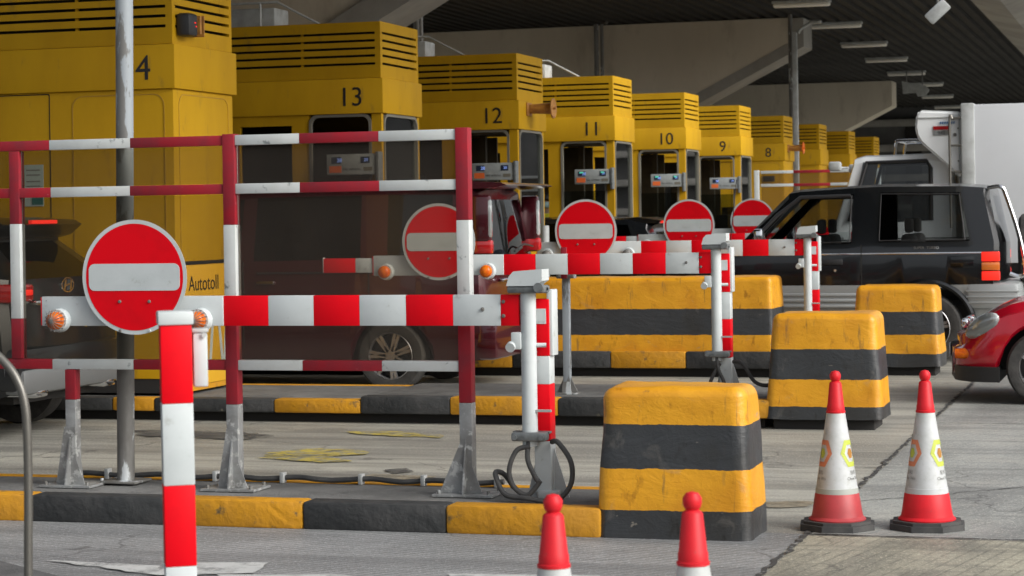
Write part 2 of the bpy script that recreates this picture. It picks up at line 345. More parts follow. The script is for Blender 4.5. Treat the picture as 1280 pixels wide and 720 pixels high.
    def build(s, name, mats, parent=None, world=False, smooth=True, ang=35):
        me = bpy.data.meshes.new(name)
        if world and parent is not None:
            bmesh.ops.translate(s.bm, vec=-parent.location, verts=s.bm.verts)
        bmesh.ops.recalc_face_normals(s.bm, faces=s.bm.faces)
        for f in s.bm.faces: f.smooth = smooth
        if smooth:
            for e in s.bm.edges:
                if len(e.link_faces) != 2 or e.calc_face_angle(0) > R(ang): e.smooth = False
        s.bm.to_mesh(me); s.bm.free()
        for m in (mats if isinstance(mats, (list, tuple)) else [mats]): me.materials.append(MT[m] if isinstance(m, str) else m)
        o = bpy.data.objects.new(name, me); COL.objects.link(o)
        if parent is not None: o.parent = parent
        return o
def rrect(x0, x1, z0, z1, r, n=5):
    p = []
    for cx, cz, a0 in ((x1 - r, z1 - r, 0), (x0 + r, z1 - r, 90), (x0 + r, z0 + r, 180), (x1 - r, z0 + r, 270)):
        for k in range(n + 1):
            a = R(a0 + 90 * k / n); p.append((cx + r * math.cos(a), cz + r * math.sin(a)))
    return p
def ringprism(mb, outer, inner, a0, a1, axis, mi=None):
    """closed frame between two loops of equal count"""
    if mi is not None: mb.mi = mi
    fn = {'Y': lambda p, a: Vector((p[0], a, p[1])), 'Z': lambda p, a: Vector((p[0], p[1], a)), 'X': lambda p, a: Vector((a, p[0], p[1]))}[axis]
    n = len(outer); v = [fn(p, a) for a in (a0, a1) for L_ in (outer, inner) for p in L_]
    f = []
    for i in range(n):
        j = (i + 1) % n
        f += [(i, j, n + j, n + i), (2 * n + i, 3 * n + i, 3 * n + j, 2 * n + j), (i, 2 * n + i, 2 * n + j, j), (n + i, n + j, 3 * n + j, 3 * n + i)]
    mb._new(v, f)
def tag(o, label=None, cat=None, group=None, kind=None):
    if label: o['label'] = label
    if cat: o['category'] = cat
    if group: o['group'] = group
    if kind: o['kind'] = kind
    return o
def thing(name, label, cat, loc=(0, 0, 0), rz=0, group=None):
    o = bpy.data.objects.new(name, None); COL.objects.link(o); o.location = loc; o.rotation_euler = (0, 0, rz); o.empty_display_size = .2
    return tag(o, label, cat, group)
def dup(root, loc, rz=None, label=None, skip=(), deep=True):
    def cp(o, par):
        c = o.copy(); COL.objects.link(c); c.parent = par
        for ch in list(o.children):
            if ch.name.split('.')[0] not in skip: cp(ch, c)
        return c
    c = cp(root, None); c.location = loc
    if rz is not None: c.rotation_euler = (0, 0, rz)
    if label: c['label'] = label
    return c
def text(name, body, h, mtx, mat, parent=None, depth=.0015, wrap=None, bold=0, align='CENTER'):
    cu = bpy.data.curves.new(name, 'FONT'); cu.body = body; cu.align_x = align; cu.align_y = 'CENTER'; cu.size = 1; cu.offset = bold
    tmp = bpy.data.objects.new('t', cu); COL.objects.link(tmp)
    dg = bpy.context.evaluated_depsgraph_get(); dg.update()
    me = bpy.data.meshes.new_from_object(tmp.evaluated_get(dg)); bpy.data.objects.remove(tmp); bpy.data.curves.remove(cu)
    ys = [v.co.y for v in me.vertices]; hh = max(ys) - min(ys); yc = (max(ys) + min(ys)) / 2; k = h / hh
    bm = bmesh.new(); bm.from_mesh(me)
    for v in bm.verts: v.co = Vector((v.co.x * k, (v.co.y - yc) * k, 0))
    if depth:
        ex = bmesh.ops.extrude_face_region(bm, geom=list(bm.faces))
        bmesh.ops.translate(bm, vec=(0, 0, depth), verts=[g for g in ex['geom'] if isinstance(g, bmesh.types.BMVert)])
    for v in bm.verts: v.co = wrap(v.co) if wrap else mtx @ v.co
    for f in bm.faces: f.smooth = False
    bm.to_mesh(me); bm.free(); me.name = name; me.materials.clear(); me.materials.append(MT[mat])
    o = bpy.data.objects.new(name, me); COL.objects.link(o)
    if parent is not None: o.parent = parent
    return o
def mY(x, y, z): return Matrix.Translation((x, y, z)) @ Matrix.Rotation(R(90), 4, 'X')       # faces -Y
def mX(x, y, z): return Matrix.Translation((x, y, z)) @ Matrix.Rotation(R(90), 4, 'Z') @ Matrix.Rotation(R(90), 4, 'X')   # faces +X
# ============================================================ THE SETTING
MT['road'] = road('lane_concrete', (.34, .332, .29), (.15, .146, .132), (.46, .445, .37))
MT['lane'] = road('grooved_lane', (.24, .247, .247), (.13, .135, .138), (.33, .335, .335), groove=5.5, gang=R(40), gstr=.95)
MT['apron'] = road('brushed_slab', (.33, .31, .24), (.15, .145, .12), (.42, .395, .305), groove=4.2, gang=R(12), gstr=.55, streak=(2.2, .7, 1))
MT['slab'] = road('side_slab', (.32, .33, .31), (.17, .174, .168), (.43, .42, .375), groove=5, gang=R(18), gstr=.25, streak=(1.2, .5, 1))

def sheet(name, poly, z, m):
    b = MB(); b.quad([(x, y, z) for x, y in poly]); return tag(b.build(name, m, smooth=False), kind='structure')
sheet('ground', [(-300, -60), (300, -60), (300, 600), (-300, 600)], 0.0, 'road')
sheet('paved_lane', [(-30, 2), (-1.8, 2), (-1.8, 10.95), (-30, 10.95)], .004, 'lane')
sheet('concrete_apron', [(-1.77, 2), (30, 2), (30, 10.9), (-1.77, 10.9)], .004, 'apron')
sheet('paved_slab', [(-1.76, 10.96), (30, 10.96), (30, 90), (-1.76, 90)], .004, 'slab')
# tar joints between the slabs
def joint(name, path, wd, z=.008):
    rr = random.Random(3); b = MB(); pts = []
    for (x0, y0), (x1, y1) in zip(path[:-1], path[1:]):
        n = max(2, int(math.hypot(x1 - x0, y1 - y0) / .06))
        for i in range(n): t = i / n; pts.append((x0 + (x1 - x0) * t, y0 + (y1 - y0) * t))
    L_, R_ = [], []
    for i, p in enumerate(pts):
        q = pts[min(i + 1, len(pts) - 1)] if i < len(pts) - 1 else p; o = pts[i - 1] if i else p
        d = Vector((q[0] - o[0], q[1] - o[1])).normalized(); nn = Vector((-d.y, d.x)); j = rr.gauss(0, .008)
        a, c = wd * rr.uniform(.25, 1), wd * rr.uniform(.25, 1)
        L_.append((p[0] + nn.x * (a + j), p[1] + nn.y * (a + j), z)); R_.append((p[0] - nn.x * (c - j), p[1] - nn.y * (c - j), z))
    for i in range(len(pts) - 1): b.quad([L_[i], L_[i + 1], R_[i + 1], R_[i]])
    tag(b.build(name, 'joint', smooth=False), kind='structure')
joint('road_joint', [(-1.785, 3), (-1.785, 45)], .022)
joint('road_joint', [(-1.78, 10.93), (6, 10.93)], .016)
joint('road_joint', [(-1.7, 16.8), (6, 16.9)], .012)
joint('road_joint', [(-1.7, 12.2), (6, 19.5)], .008)

# foreground asphalt (lower left)
b = MB(); b.prism([(-9, 2), (-2.2, 2), (-3.3, 6.9), (-4.05, 8.3), (-5.45, 9.25), (-9, 11.2)][::-1], 0.006, .03, 'Z'); tag(b.build('asphalt_path', 'asphf', smooth=False), kind='structure')

def blob(name, px, m, z=.008, jag=.012):
    rr = random.Random(len(px)); P = [onZ(x, y, z) for x, y in px]; Q = []
    for i, p in enumerate(P):
        q = P[(i + 1) % len(P)]; n = max(2, int((q - p).length / .07))
        for k in range(n):
            t = k / n; v = p.lerp(q, t); Q.append((v.x + rr.gauss(0, jag), v.y + rr.gauss(0, jag), z))
    b = MB(); b.quad(Q); tag(b.build(name, m, smooth=False), kind='structure')
blob('road_marking', [(432, 539), (500, 539), (555, 544), (552, 547), (500, 545), (440, 542)], 'roadyel')
blob('road_marking', [(333, 566), (365, 562), (400, 560), (455, 562), (462, 567), (410, 571), (440, 576), (400, 578), (330, 572)], 'roadyel', .0085, .02)
blob('road_patch', [(466, 592), (545, 595), (520, 604), (440, 602)], 'tan')
blob('road_patch', [(170, 537), (240, 538), (320, 541), (345, 545), (300, 549), (170, 545)], 'patchd', .008, .02)
blob('road_patch', [(480, 587), (505, 585), (518, 589), (490, 592)], 'patchd', .0075)
blob('road_patch', [(415, 597), (432, 596), (436, 599), (418, 600)], 'patchd', .0095)
blob('road_patch', [(955, 627), (990, 625), (1018, 627), (1010, 633), (960, 635)], 'tan', .006)
blob('lane_arrow', [(58, 700), (120, 703), (200, 707), (202, 712), (240, 703), (335, 703), (318, 716), (200, 719), (110, 707)], 'roadwhite', .012, .006)
blob('lane_arrow', [(270, 718), (430, 718), (470, 726), (300, 728)], 'roadwhite', .012, .006)
blob('lane_arrow', [(560, 717), (750, 719), (750, 730), (560, 730)], 'roadwhite', .012, .006)

def island(y0, y1, x0, x1, zt, rec, segs, raised=None):
    """segs: list of (x_end, 'y'/'k') walking +X from x0"""
    b = MB(); kw = .16; x = x0
    for xe, c in segs:
        zz = zt + (raised[1] if raised and x >= raised[0] - .01 else 0)
        b.box(x, xe, y0, y0 + kw, rec, zz, .018, mi=1 if c == 'y' else 0)
        x = xe
    b.box(x0 + .01, x1 - .01, y0 + kw - .02, y1 - .08, rec, zt - .012, .004, mi=2)
    if raised: b.box(raised[0], x1 - .01, y0 + kw - .02, y1 - .09, rec + .02, zt + raised[1] - .012, .004, mi=2)
    b.box(x0, x1, y1 - .09, y1, rec, zt - .006, .01, mi=1)
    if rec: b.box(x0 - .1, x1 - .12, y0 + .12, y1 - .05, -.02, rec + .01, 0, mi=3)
    tag(b.build('traffic_island', ['kblk', 'kyel', 'asph', 'plinth']), kind='structure')
X1 = lambda px: XY(px, 10.62, 650)
island(10.62, 11.55, -22, X1(750), .15, 0, [(X1(-420), 'k'), (X1(-190), 'y'), (X1(-120), 'k'), (X1(38), 'y'), (X1(212), 'k'), (X1(378), 'y'), (X1(557), 'k'), (X1(750), 'y')])
X2 = lambda px: XY(px, 16.2, 505)
segs2 = [(X2(-80), 'k'), (X2(20), 'y'), (X2(140), 'k'), (X2(192), 'y'), (X2(342), 'k'), (X2(450), 'y'), (X2(562), 'k'), (X2(697), 'y'), (X2(830), 'k'), (X2(972), 'y')]
island(16.2, 17.8, -24, X2(972), .19, .08, segs2, (X2(450), .03))
X3 = lambda px: XY(px, 21.2, 445)
island(21.2, 22.9, -24, X3(1075), .26, .09, [(X3(480), 'k'), (X3(640), 'y'), (X3(763), 'k'), (X3(857), 'y'), (X3(1075), 'k')])
for k in range(3, 10):
    y = 16.2 + 5.0 * (k - 1); sg = []; x = -24; c = 0
    while x < -3: x += .9; sg.append((x, 'yk'[c % 2])); c += 1
    island(y, y + 1.7, -24, x, .22, .05, sg)

# ------------------------------------------------------------ overpass
ov = thing('overpass', 'dark corrugated overpass deck on stained concrete crossheads above the booths', 'overpass', (-12, 50, 0))
xa, xb = -34, -3.95; n = int((xb - xa) / .3)
prof = []
for i in range(n):
    x = xa + i * .3; prof += [(x, 6.12), (x + .13, 6.12), (x + .16, 6.2), (x + .27, 6.2)]
prof.append((xb, 6.12))
for y0, y1 in ((11, 28), (42.5, 140)):  # near span unseen, set to shade booths; gap opened to light the crossheads
    b = MB()
    for i in range(len(prof) - 1): b.quad([(prof[i][0], y0, prof[i][1]), (prof[i + 1][0], y0, prof[i + 1][1]), (prof[i + 1][0], y1, prof[i + 1][1]), (prof[i][0], y1, prof[i][1])])
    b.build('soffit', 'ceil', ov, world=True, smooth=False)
    b = MB(); b.box(xa, xb - .01, y0, y1, 6.24, 7.3); b.build('deck', 'conc', ov, world=True, smooth=False)
    b = MB(); b.prism([(-3.94, 6.05), (-3.2, 5.85), (-2.4, 6.1), (-1.9, 6.9), (-1.9, 7.6), (-3.94, 7.6)], y0, y1); b.build('edge_girder', 'conc_l', ov, world=True, smooth=False)
def crosshead(y, xr, zend, slope, th, xl=-44, pierx=-13.6):
    b = MB(); zc = zend; drop = 3.2
    b.prism([(xl, 6.11), (xr, 6.11), (xr, zend), (xr - drop / slope, zend - drop), (xl, zend - drop)], y, y + th, mi=0)
    b.build('crosshead', 'conc', ov, world=True, smooth=False)
    b = MB(); b.box(-26, -19, y + .1, y + th - .1, 0, zend - drop - .002); b.build('pier', 'conc', ov, world=True, smooth=False)
crosshead(24.6, -6.75, 5.55, .55, .8)
crosshead(49.7, -8.3, 5.42, .5, 1.3)
crosshead(75.5, -9.1, 5.25, .5, 1.3)
# pale edge strips on the crosshead ends
for (y, xr, ze, sl_) in ((49.7, -8.3, 5.42, .5),):
    b = MB(); b.prism([(xr, 6.1), (xr + .32, 6.1), (xr + .32, ze + .02), (xr - 6.1, ze - 3.19), (xr - 6.1, ze - 2.95), (xr, ze + .13)], y - .012, y + 1.2); b.build('edge_strip', 'conc_l', ov, world=True, smooth=False)
b = MB(); b.prism([(-6.73, 6.0), (-6.73, 5.68), (-12.4, 2.52), (-12.4, 2.2), (-6.35, 5.5), (-6.35, 6.0)], 24.5, 25.5); b.build('edge_strip', 'conc_l', ov, world=True, smooth=False)

# unseen block added to darken reflections; far building closing the plaza under the deck
rb = thing('sky_blocker', 'dark grey unseen block added behind the viewpoint to darken reflections and booth fronts', 'building', (0, -32, 0))
b = MB(); b.box(-60, 60, -44, -32, 0, 9); b.build('wall', 'wallg', rb, world=True, smooth=False)
for z in (1.5, 4.6):  # dark strips on the added block
    b = MB(); b.box(-58, 58, -31.99, -31.9, z, z + 1.5); b.build('dark_band', 'blkp', rb, world=True, smooth=False)
fb = thing('concrete_building', 'grey concrete building with ledges closing the far end under the overpass', 'building', (-5, 96, 0))
b = MB(); b.box(-60, 40, 96, 97, 0, 7.5); b.build('wall', 'wallg', fb, world=True, smooth=False)
for z in (1.6, 2.9, 4.2, 5.3):
    b = MB(); b.box(-40, 10, 95.4, 95.99, z, z + .3, .02); b.build('ledge', 'conc_l', fb, world=True)
for i, x in enumerate((-24, -16, -11, -7.2, -3.6, 0)):
    b = MB(); b.box(x, x + .7, 95.9, 95.99, 1.92, 5.28); b.build('dark_opening', 'dark', fb, world=True, smooth=False)
# ceiling lights
CL = [(1002, 5, 64), (1045, 32, 60), (1080, 56, 55), (1108, 75, 50), (1133, 92, 46), (1157, 106, 40), (1172, 121, 42), (1186, 134, 34)]
words = ['nearest the top edge of the picture', 'second from the front of the row', 'third from the front of the row', 'fourth from the front of the row', 'fifth from the front of the row', 'sixth from the front, over the white lorry cab', 'seventh from the front, over the white lorry cab', 'farthest back, close above the lorry box']
for (px, py, wd), ww in zip(CL, words):
    p = onZ(px, py, 6.04); t = thing('ceiling_light', 'fluorescent batten under the dark soffit, ' + ww, 'ceiling light', p, 0, 'fluorescent battens under the overpass')
    b = MB(); b.box(-.62, .62, -.12, .12, .02, .08, .01); b.build('housing', 'ltgrey', t)
    b = MB(); b.box(-.6, .6, -.1, .1, -.06, .018, .03); b.build('diffuser', 'tube', t)
p = onY(1172, 12, 36)
t = thing('floodlight', 'grey tilted floodlight hanging under the soffit near the roof edge', 'floodlight', p)
b = MB(); b.box(-.1, .1, -.07, .07, -.24, .17, .03, rot=Matrix.Rotation(R(48), 3, 'Y')); b.build('housing', 'ltgrey', t)
b = MB(); b.cyl((0, 0, .1), (.1, 0, 6.15 - p.z), .02); b.build('bracket', 'galv_d', t)
p = onY(1145, 112, 70)
t = thing('hanging_panel', 'pale jagged panel hanging beside the far crosshead end', 'panel', p)
b = MB(); b.prism([(-.45, .28), (.3, .12), (.42, -.02), (.3, -.2), (.05, -.22), (0, -.1), (-.42, -.12)], 0, .08, mi=0); b.build('board', 'ltgrey', t, smooth=False)
b = MB(); b.cyl((-.3, .04, .2), (-.3, .04, 6.1 - p.z), .02); b.cyl((.2, .04, .1), (.2, .04, 6.1 - p.z), .02); b.build('hanger', 'galv_d', t)

# ============================================================ TOLL BOOTHS
BX = -7.94; BL = 5.2; BW = 1.2; ZB = .2
def booth(num, y, closed, label, group='yellow toll booths in a row', cut=False):
    t = thing('toll_booth', label, 'toll booth', (BX, y, 0), 0, group)
    L = -BL
    # louvre box
    b = MB(); zs = [3.275, 3.36, 3.44, 3.52, 3.60]; th = .026
    lv = [3.125] + [q for z in zs for q in (z - th / 2, z + th / 2)] + [3.72]
    b.box(L + .06, -.06, .0, .03, lv[0], lv[1])
    for i in range(0, len(lv), 2): 
        b.box(L + .02, -.06, 0, .025, lv[i], lv[i + 1]) if i else None
        b.box(-.025, 0, .06, BW - .05, lv[i], lv[i + 1])
    b.box(-.06, 0, 0, .06, 3.125, 3.72); b.box(-.06, -.001, BW - .05, BW, 3.125, 3.72); b.box(L, L + .06, 0, .06, 3.125, 3.72)
    b.box(L, 0, BW - .03, BW - .001, 3.125, 3.71); b.box(L + .05, -.06, .03, BW - .05, 3.69, 3.712)
    b.box(L + .05, -.03, .07, .08, 3.13, 3.68, mi=1); b.box(-.09, -.075, .08, BW - .08, 3.13, 3.68)
    for x in (-.9, -1.9, -2.9, -3.9): b.box(x - .012, x + .012, .026, .05, 3.13, 3.69, mi=0)
    b.build('louvre_housing', ['yel', 'slot'], t, smooth=False)
    b = MB(); b.box(L - .02, .03, -.03, BW + .03, 2.75, 3.12, .006); b.build('fascia', 'yel', t)
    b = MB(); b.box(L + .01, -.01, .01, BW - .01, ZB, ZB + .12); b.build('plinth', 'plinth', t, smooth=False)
    if num: text('number', num, .2 if num != '14' else .205, mY(-.33, -.0315, 2.93), 'ink', t, .002)
    if closed:
        b = MB(); b.box(L, 0, 0, BW, ZB + .12, 2.75, .008); b.build('wall', 'yel', t)
        b = MB(); o = rrect(-.94, -.08, .9, 2.71, .1); i_ = rrect(-.933, -.087, .907, 2.703, .094); ringprism(b, o, i_, -.004, .0, 'Y')
        o = rrect(.1, 1.1, .9, 2.71, .1); i_ = rrect(.107, 1.093, .907, 2.703, .094); ringprism(b, o, i_, 0.0, .004, 'X'); b.build('pressed_panel', 'yel_d', t, smooth=False)
        b = MB(); ringprism(b, rrect(-2.5, -1.15, .4, 2.738, .01, 1), rrect(-2.492, -1.158, .408, 2.73, .01, 1), -.003, .001, 'Y'); b.build('door_gap', 'slot', t, smooth=False)
        b = MB(); b.box(-1.3, -1.26, -.05, -.01, 1.15, 1.3, .008); b.build('door_handle', 'steel', t)
        b = MB(); b.box(-.45, -.2, -.06, 0, 2.3, 2.42, .01); b.build('junction_box', 'blkp', t) if num == '8' else b.bm.free()
        return t
    # open booth: frames and glazing
    zw = 1.2
    b = MB()
    b.box(L, 0, 0, .05, ZB + .12, zw); b.box(L, 0, BW - .05, BW, ZB + .12, zw); b.box(-.05, 0, .05, BW - .05, ZB + .12, zw)   # dado
    b.box(-.11, 0, 0, .06, zw, 2.75); b.box(-.09, 0, BW - .07, BW, zw, 2.75)
    b.box(-1.02, -.82, 0, .06, zw, 2.75); b.box(-1.02, -.86, BW - .06, BW, zw, 2.75)
    b.box(-1.78, -1.62, 0, .06, zw, 2.75); b.box(-1.62, -1.02, 0, .05, 2.64, 2.75)
    b.box(L, -2.6, 0, .05, zw, 2.75); b.box(-2.6, -1.78, .0, .05, 2.6, 2.75); b.box(L, -1.9, BW - .05, BW, zw, 2.75)
    b.build('wall', 'yel', t, smooth=False)
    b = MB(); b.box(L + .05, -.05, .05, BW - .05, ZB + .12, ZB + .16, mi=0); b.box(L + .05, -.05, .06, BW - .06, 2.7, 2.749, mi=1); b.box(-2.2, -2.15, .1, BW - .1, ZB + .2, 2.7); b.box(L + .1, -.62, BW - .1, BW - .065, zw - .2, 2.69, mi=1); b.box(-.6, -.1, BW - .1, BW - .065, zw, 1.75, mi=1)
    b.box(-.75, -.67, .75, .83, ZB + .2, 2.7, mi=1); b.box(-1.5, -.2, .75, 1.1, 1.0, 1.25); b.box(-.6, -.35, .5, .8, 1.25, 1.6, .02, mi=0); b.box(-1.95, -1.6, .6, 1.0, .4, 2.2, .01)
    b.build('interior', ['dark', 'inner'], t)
    b = MB(); ringprism(b, rrect(-.82, -.11, zw + .0, 2.748, .1), rrect(-.79, -.14, zw + .03, 2.718, .08), -.012, .05, 'Y')
    ringprism(b, rrect(.06, BW - .07, zw, 2.748, .12), rrect(.09, BW - .1, zw + .03, 2.718, .1), -.05, .012, 'X'); b.build('window_frame', 'rub_gasket', t)
    # corner fillers around rounded gaskets
    b = MB(); b.box(-.09, -.06, .08, BW - .09, 2.69, 2.75); b.build('lintel', 'yel_d', t, smooth=False)
    b = MB(); b.prism(rrect(-.79, -.14, zw + .03, 2.0, .02), .02, .026); b.build('window', 'glass', t, smooth=False) if num != '13' else b.bm.free()
    if num == '13':
        b = MB(); b.prism(rrect(-.79, -.14, zw + .03, 2.715, .08), .02, .026); b.prism(rrect(-1.6, -1.04, zw + .03, 2.62, .02), .02, .026); b.prism(rrect(-2.58, -1.8, zw + .03, 2.58, .02), .02, .026); b.build('window', 'cglass', t, smooth=False)
    b = MB(); b.prism(rrect(.09, BW - .1, zw + .03, 2.718, .1), -.03, -.024, 'X'); b.build('window', 'glass', t, smooth=False)
    if num == '12':
        b = MB(); b.box(-.055, -.05, .12, BW - .13, 1.25, 2.2); b.build('blind', 'ltgrey', t, smooth=False)
    # fare display bracketed beside the window
    d = MB(); d.box(-.58, -.03, -.13, -.03, 2.1, 2.32, .012); dd = d.build('fare_display', 'disp', t)
    d = MB(); d.box(-.025, .012, -.14, .0, 2.02, 2.34, .004); d.build('bracket', 'bracket', dd)
    for x, wd in ((-.5, .09), (-.17, .08)):
        d = MB(); d.box(x - .02, x + wd, -.134, -.1305, 2.22, 2.29); d.build('screen', 'led_bg', dd, smooth=False)
    text('digits', '28', .042, mY(-.43, -.1345, 2.255), 'led', dd, .001, bold=.02); text('digits', '20', .034, mY(-.13, -.1345, 2.257), 'led', dd, .001, bold=.02)
    if num in ('11', '10'):
        d = MB(); d.box(-.5, -.44, -.137, -.135, 2.262, 2.285); d.box(-.17, -.12, -.137, -.135, 2.262, 2.285); d.build('digits', 'ledg', dd, smooth=False)
    d = MB(); d.box(-.545, -.41, -.134, -.1305, 2.125, 2.195); d.build('label', 'orange', dd, smooth=False)
    text('caption', 'TOLL  AUTOTOLL', .018, mY(-.29, -.1315, 2.16), 'ink', dd, .001)
    d = MB(); d.box(-.16, -.06, -.134, -.1305, 2.14, 2.18); d.build('label', 'rub_gasket', dd, smooth=False)
    return t
def ac_unit(t, x):
    b = MB(); b.box(x - .45, x + .4, .35, .75, 3.72, 4.02 if False else 3.95, .015); b.build('air_conditioner', 'ltgrey', t)
    b = MB(); b.tube([(x - .5, .2, 3.72), (x - .5, .2, 3.99), (x + .5, .2, 3.99), (x + .95, .3, 3.74)], .014, 6, smooth=False); b.tube([(x + .3, .2, 3.7), (x + .3, .2, 4.0)], .014, 6); b.build('rail', 'ltgrey', t)
ORD = {'14': 'large closed yellow booth numbered 14 with ribbed louvres, nearest the camera', '13': 'yellow toll booth numbered 13 with dark rounded windows, next behind booth 14', '12': 'yellow toll booth numbered 12 with a round beacon on its end',
       '11': 'yellow toll booth numbered 11, attendant inside beyond its window', '10': 'yellow toll booth numbered 10 with a lit fare display', '9': 'yellow toll booth numbered 9 with a dark open window', '8': 'closed yellow booth numbered 8 with orange beacon on its end'}
BO = {}
for i, n in enumerate(['14', '13', '12', '11', '10', '9', '8']):
    BO[n] = booth(n, 16.5 + 5.0 * i, n in ('14', '8'), ORD[n])
for i, s_ in ((7, 'closed unnumbered yellow booth just beyond the lamp post, next behind booth 8'), (8, 'closed unnumbered yellow booth, second farthest of the row, near the white lorry cab'), (9, 'farthest closed yellow booth, only its louvred top showing over the lorry cab')):
    booth(None, 16.5 + 5.0 * i, True, s_)
ac_unit(BO['13'], -1.75); ac_unit(BO['12'], -1.75); ac_unit(BO['11'], -1.55)
def beacon(n):
    t = BO[n]; b = MB(); b.box(.03, .05, .3, .52, 2.93, 3.1, .004); b.cyl((.05, .41, 3.02), (.34, .41, 3.02), .06, .075, 20)
    k = b.build('beacon', 'rust', t)
    b = MB(); b.lathe([(0.001, .36), (.06, .362), (.12, .375), (.13, .37), (.13, .355), (.07, .335), (.001, .335)], (0, .41, 3.02), 'X', 28); b.cyl((.36, .41, 3.02), (.4, .41, 3.02), .018, .012); b.build('lens', 'rust' if n == '12' else 'amber', k)
beacon('12'); beacon('8')
# camera on booth 14
b = MB(); b.box(.0, .13, .06, .24, 3.19, 3.385, .03); bc = b.build('camera_housing', 'blkp', BO['14'])
b = MB(); b.prism([(.0, 3.2), (.13, 3.22), (.13, 3.37), (.0, 3.39)], .27, .30); b.box(.0, .13, .345, .36, 3.2, 3.38, mi=0); b.build('striped_plate', 'rust', bc, smooth=False)
b = MB(); b.box(.13, .136, .16, .18, 3.3, 3.31, mi=0); b.box(.13, .136, .18, .195, 3.27, 3.28); b.build('indicator', 'tail', bc, smooth=False)
# notice on booth 14
nx = XY(42, 16.49, 220) - BX
b = MB(); b.box(nx - .09, nx + .09, -.006, -.001, HY(42, 258, 16.49), HY(42, 206, 16.49)); nn = b.build('notice', 'paper', BO['14'], smooth=False)
b = MB(); b.box(nx - .02, nx + .085, -.009, -.0065, HY(42, 256, 16.49), HY(42, 240, 16.49)); b.build('label', 'teal', nn, smooth=False)
for k, zz in enumerate((212, 218, 226, 232)):
    b = MB(); b.box(nx - .07, nx + .06, -.009, -.0065, HY(42, zz + 1.6, 16.49), HY(42, zz, 16.49)); b.build('print', 'gprint', nn, smooth=False)
# autotoll board on the end of booth 14
def ex(px): 
    # y on plane X=BX for pixel column
    d = ray(px, 380); k = BX / d.x; return d.y * k
ya, yb = ex(219), ex(284) 
zt = O.z + ray(250, 330).z * (BX / ray(250, 330).x); zb2 = O.z + ray(270, 476).z * (BX / ray(270, 476).x)
sg = thing('sign_board', 'yellow Autotoll board with Chinese lettering on the end of booth 14', 'sign', (BX + .035, (ya + yb) / 2, zb2))
hh = zt - zb2; hw = (yb - ya) / 2
b = MB(); b.box(-.02, .0, -hw, hw, 0, hh, .003); b.build('panel', 'sign_y', sg)
b = MB(); b.box(.0, .006, -hw, hw, hh, hh + .03, mi=0); b.build('top_trim', 'ink', sg, smooth=False)
tc_ = ex(258) - (ya + yb) / 2
text('lettering', 'Autotoll', .125, mX(.001, tc_ - .12, hh - .16), 'ink', sg, .002)
text('lettering', '自動繳費', .15, mX(.001, tc_ - .12, hh - .40), 'ink', sg, .002)
b = MB()
for q, (y0_, y1_) in enumerate(((.45, .5), (.66, .57), (.72, .82), (.95, .86))): b.prism([(-hw + y0_, .72), (-hw + y0_ + .05, .72), (-hw + y1_ + .05, .18), (-hw + y1_, .18)], .001, .003, 'X')
b.build('white_stroke', 'white', sg, smooth=False)
b = MB(); b.box(.0, .004, hw - .06, hw, 0, hh - .5); b.box(0, .004, -hw, hw, -.045, -.002); b.build('edge_band', 'kyel', sg, smooth=False)
# ============================================================ CONCRETE BLOCKS
def block(label, x0, x1, y0, y1, zt, stops, taper=.05, z0=0, recess=0, name='concrete_block', seed=1, bev=.07, group='striped concrete blocks'):
    cx, cy = (x0 + x1) / 2, (y0 + y1) / 2
    t = thing(name, label, 'concrete block', (cx, cy, 0), 0, group)
    b = bmesh.new(); bmesh.ops.create_cube(b, size=1)
    bmesh.ops.scale(b, vec=(x1 - x0, y1 - y0, zt - z0 - recess), verts=b.verts)
    bmesh.ops.translate(b, vec=(0, 0, (zt + z0 + recess) / 2), verts=b.verts)
    for v in b.verts:
        if v.co.z > (zt + z0) / 2: v.co.x *= 1 - 2 * taper / (x1 - x0); v.co.y *= 1 - 2 * taper / (y1 - y0)
    bmesh.ops.bevel(b, geom=[e for e in b.edges if max(v.co.z for v in e.verts) > z0 + recess + .02], offset=bev, segments=5, affect='EDGES', profile=.55)
    n = max(1, int((x1 - x0) / .08))
    for ax, lo, hi in ((0, -(x1 - x0) / 2, (x1 - x0) / 2), (1, -(y1 - y0) / 2, (y1 - y0) / 2), (2, z0 + recess, zt)):
        k = int((hi - lo) / .05)
        for i in range(1, k):
            p = Vector((0, 0, 0)); p[ax] = lo + (hi - lo) * i / k; nrm = Vector((0, 0, 0)); nrm[ax] = 1
            bmesh.ops.bisect_plane(b, geom=list(b.verts) + list(b.edges) + list(b.faces), plane_co=p, plane_no=nrm)
    from mathutils import noise
    for v in b.verts:
        q = v.co * 3.2 + Vector((seed * 7, 0, 0)); d = noise.noise_vector(q) * .009 + noise.noise_vector(q * 3.3) * .0035
        v.co += d
    mb = MB(); mb.merge(b); mb.build('body', [banded('painted_bands', stops)], t, ang=60)
    if recess:
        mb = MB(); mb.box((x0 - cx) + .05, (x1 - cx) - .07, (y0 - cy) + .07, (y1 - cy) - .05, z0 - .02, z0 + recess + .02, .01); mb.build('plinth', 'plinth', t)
    return t
Y1 = 10.63
block('largest black and yellow block, closing the end of the near island', XY(744, Y1, 660), XY(944, Y1 + .1, 660), Y1, Y1 + .5, .765,
      [(.145, 'k'), (.355, 'y'), (.575, 'k'), (1, 'y')], .035, seed=2)
Y2 = 16.18
block('black and yellow block directly behind the left of the two standing cones', XY(956, Y2, 500), XY(1103, Y2, 500), Y2, Y2 + .6, HY(1030, 392, Y2),
      [(.175, 'k'), (.375, 'y'), (.605, 'k'), (1, 'y')], .05, recess=.08, seed=5)
Y3 = 21.6
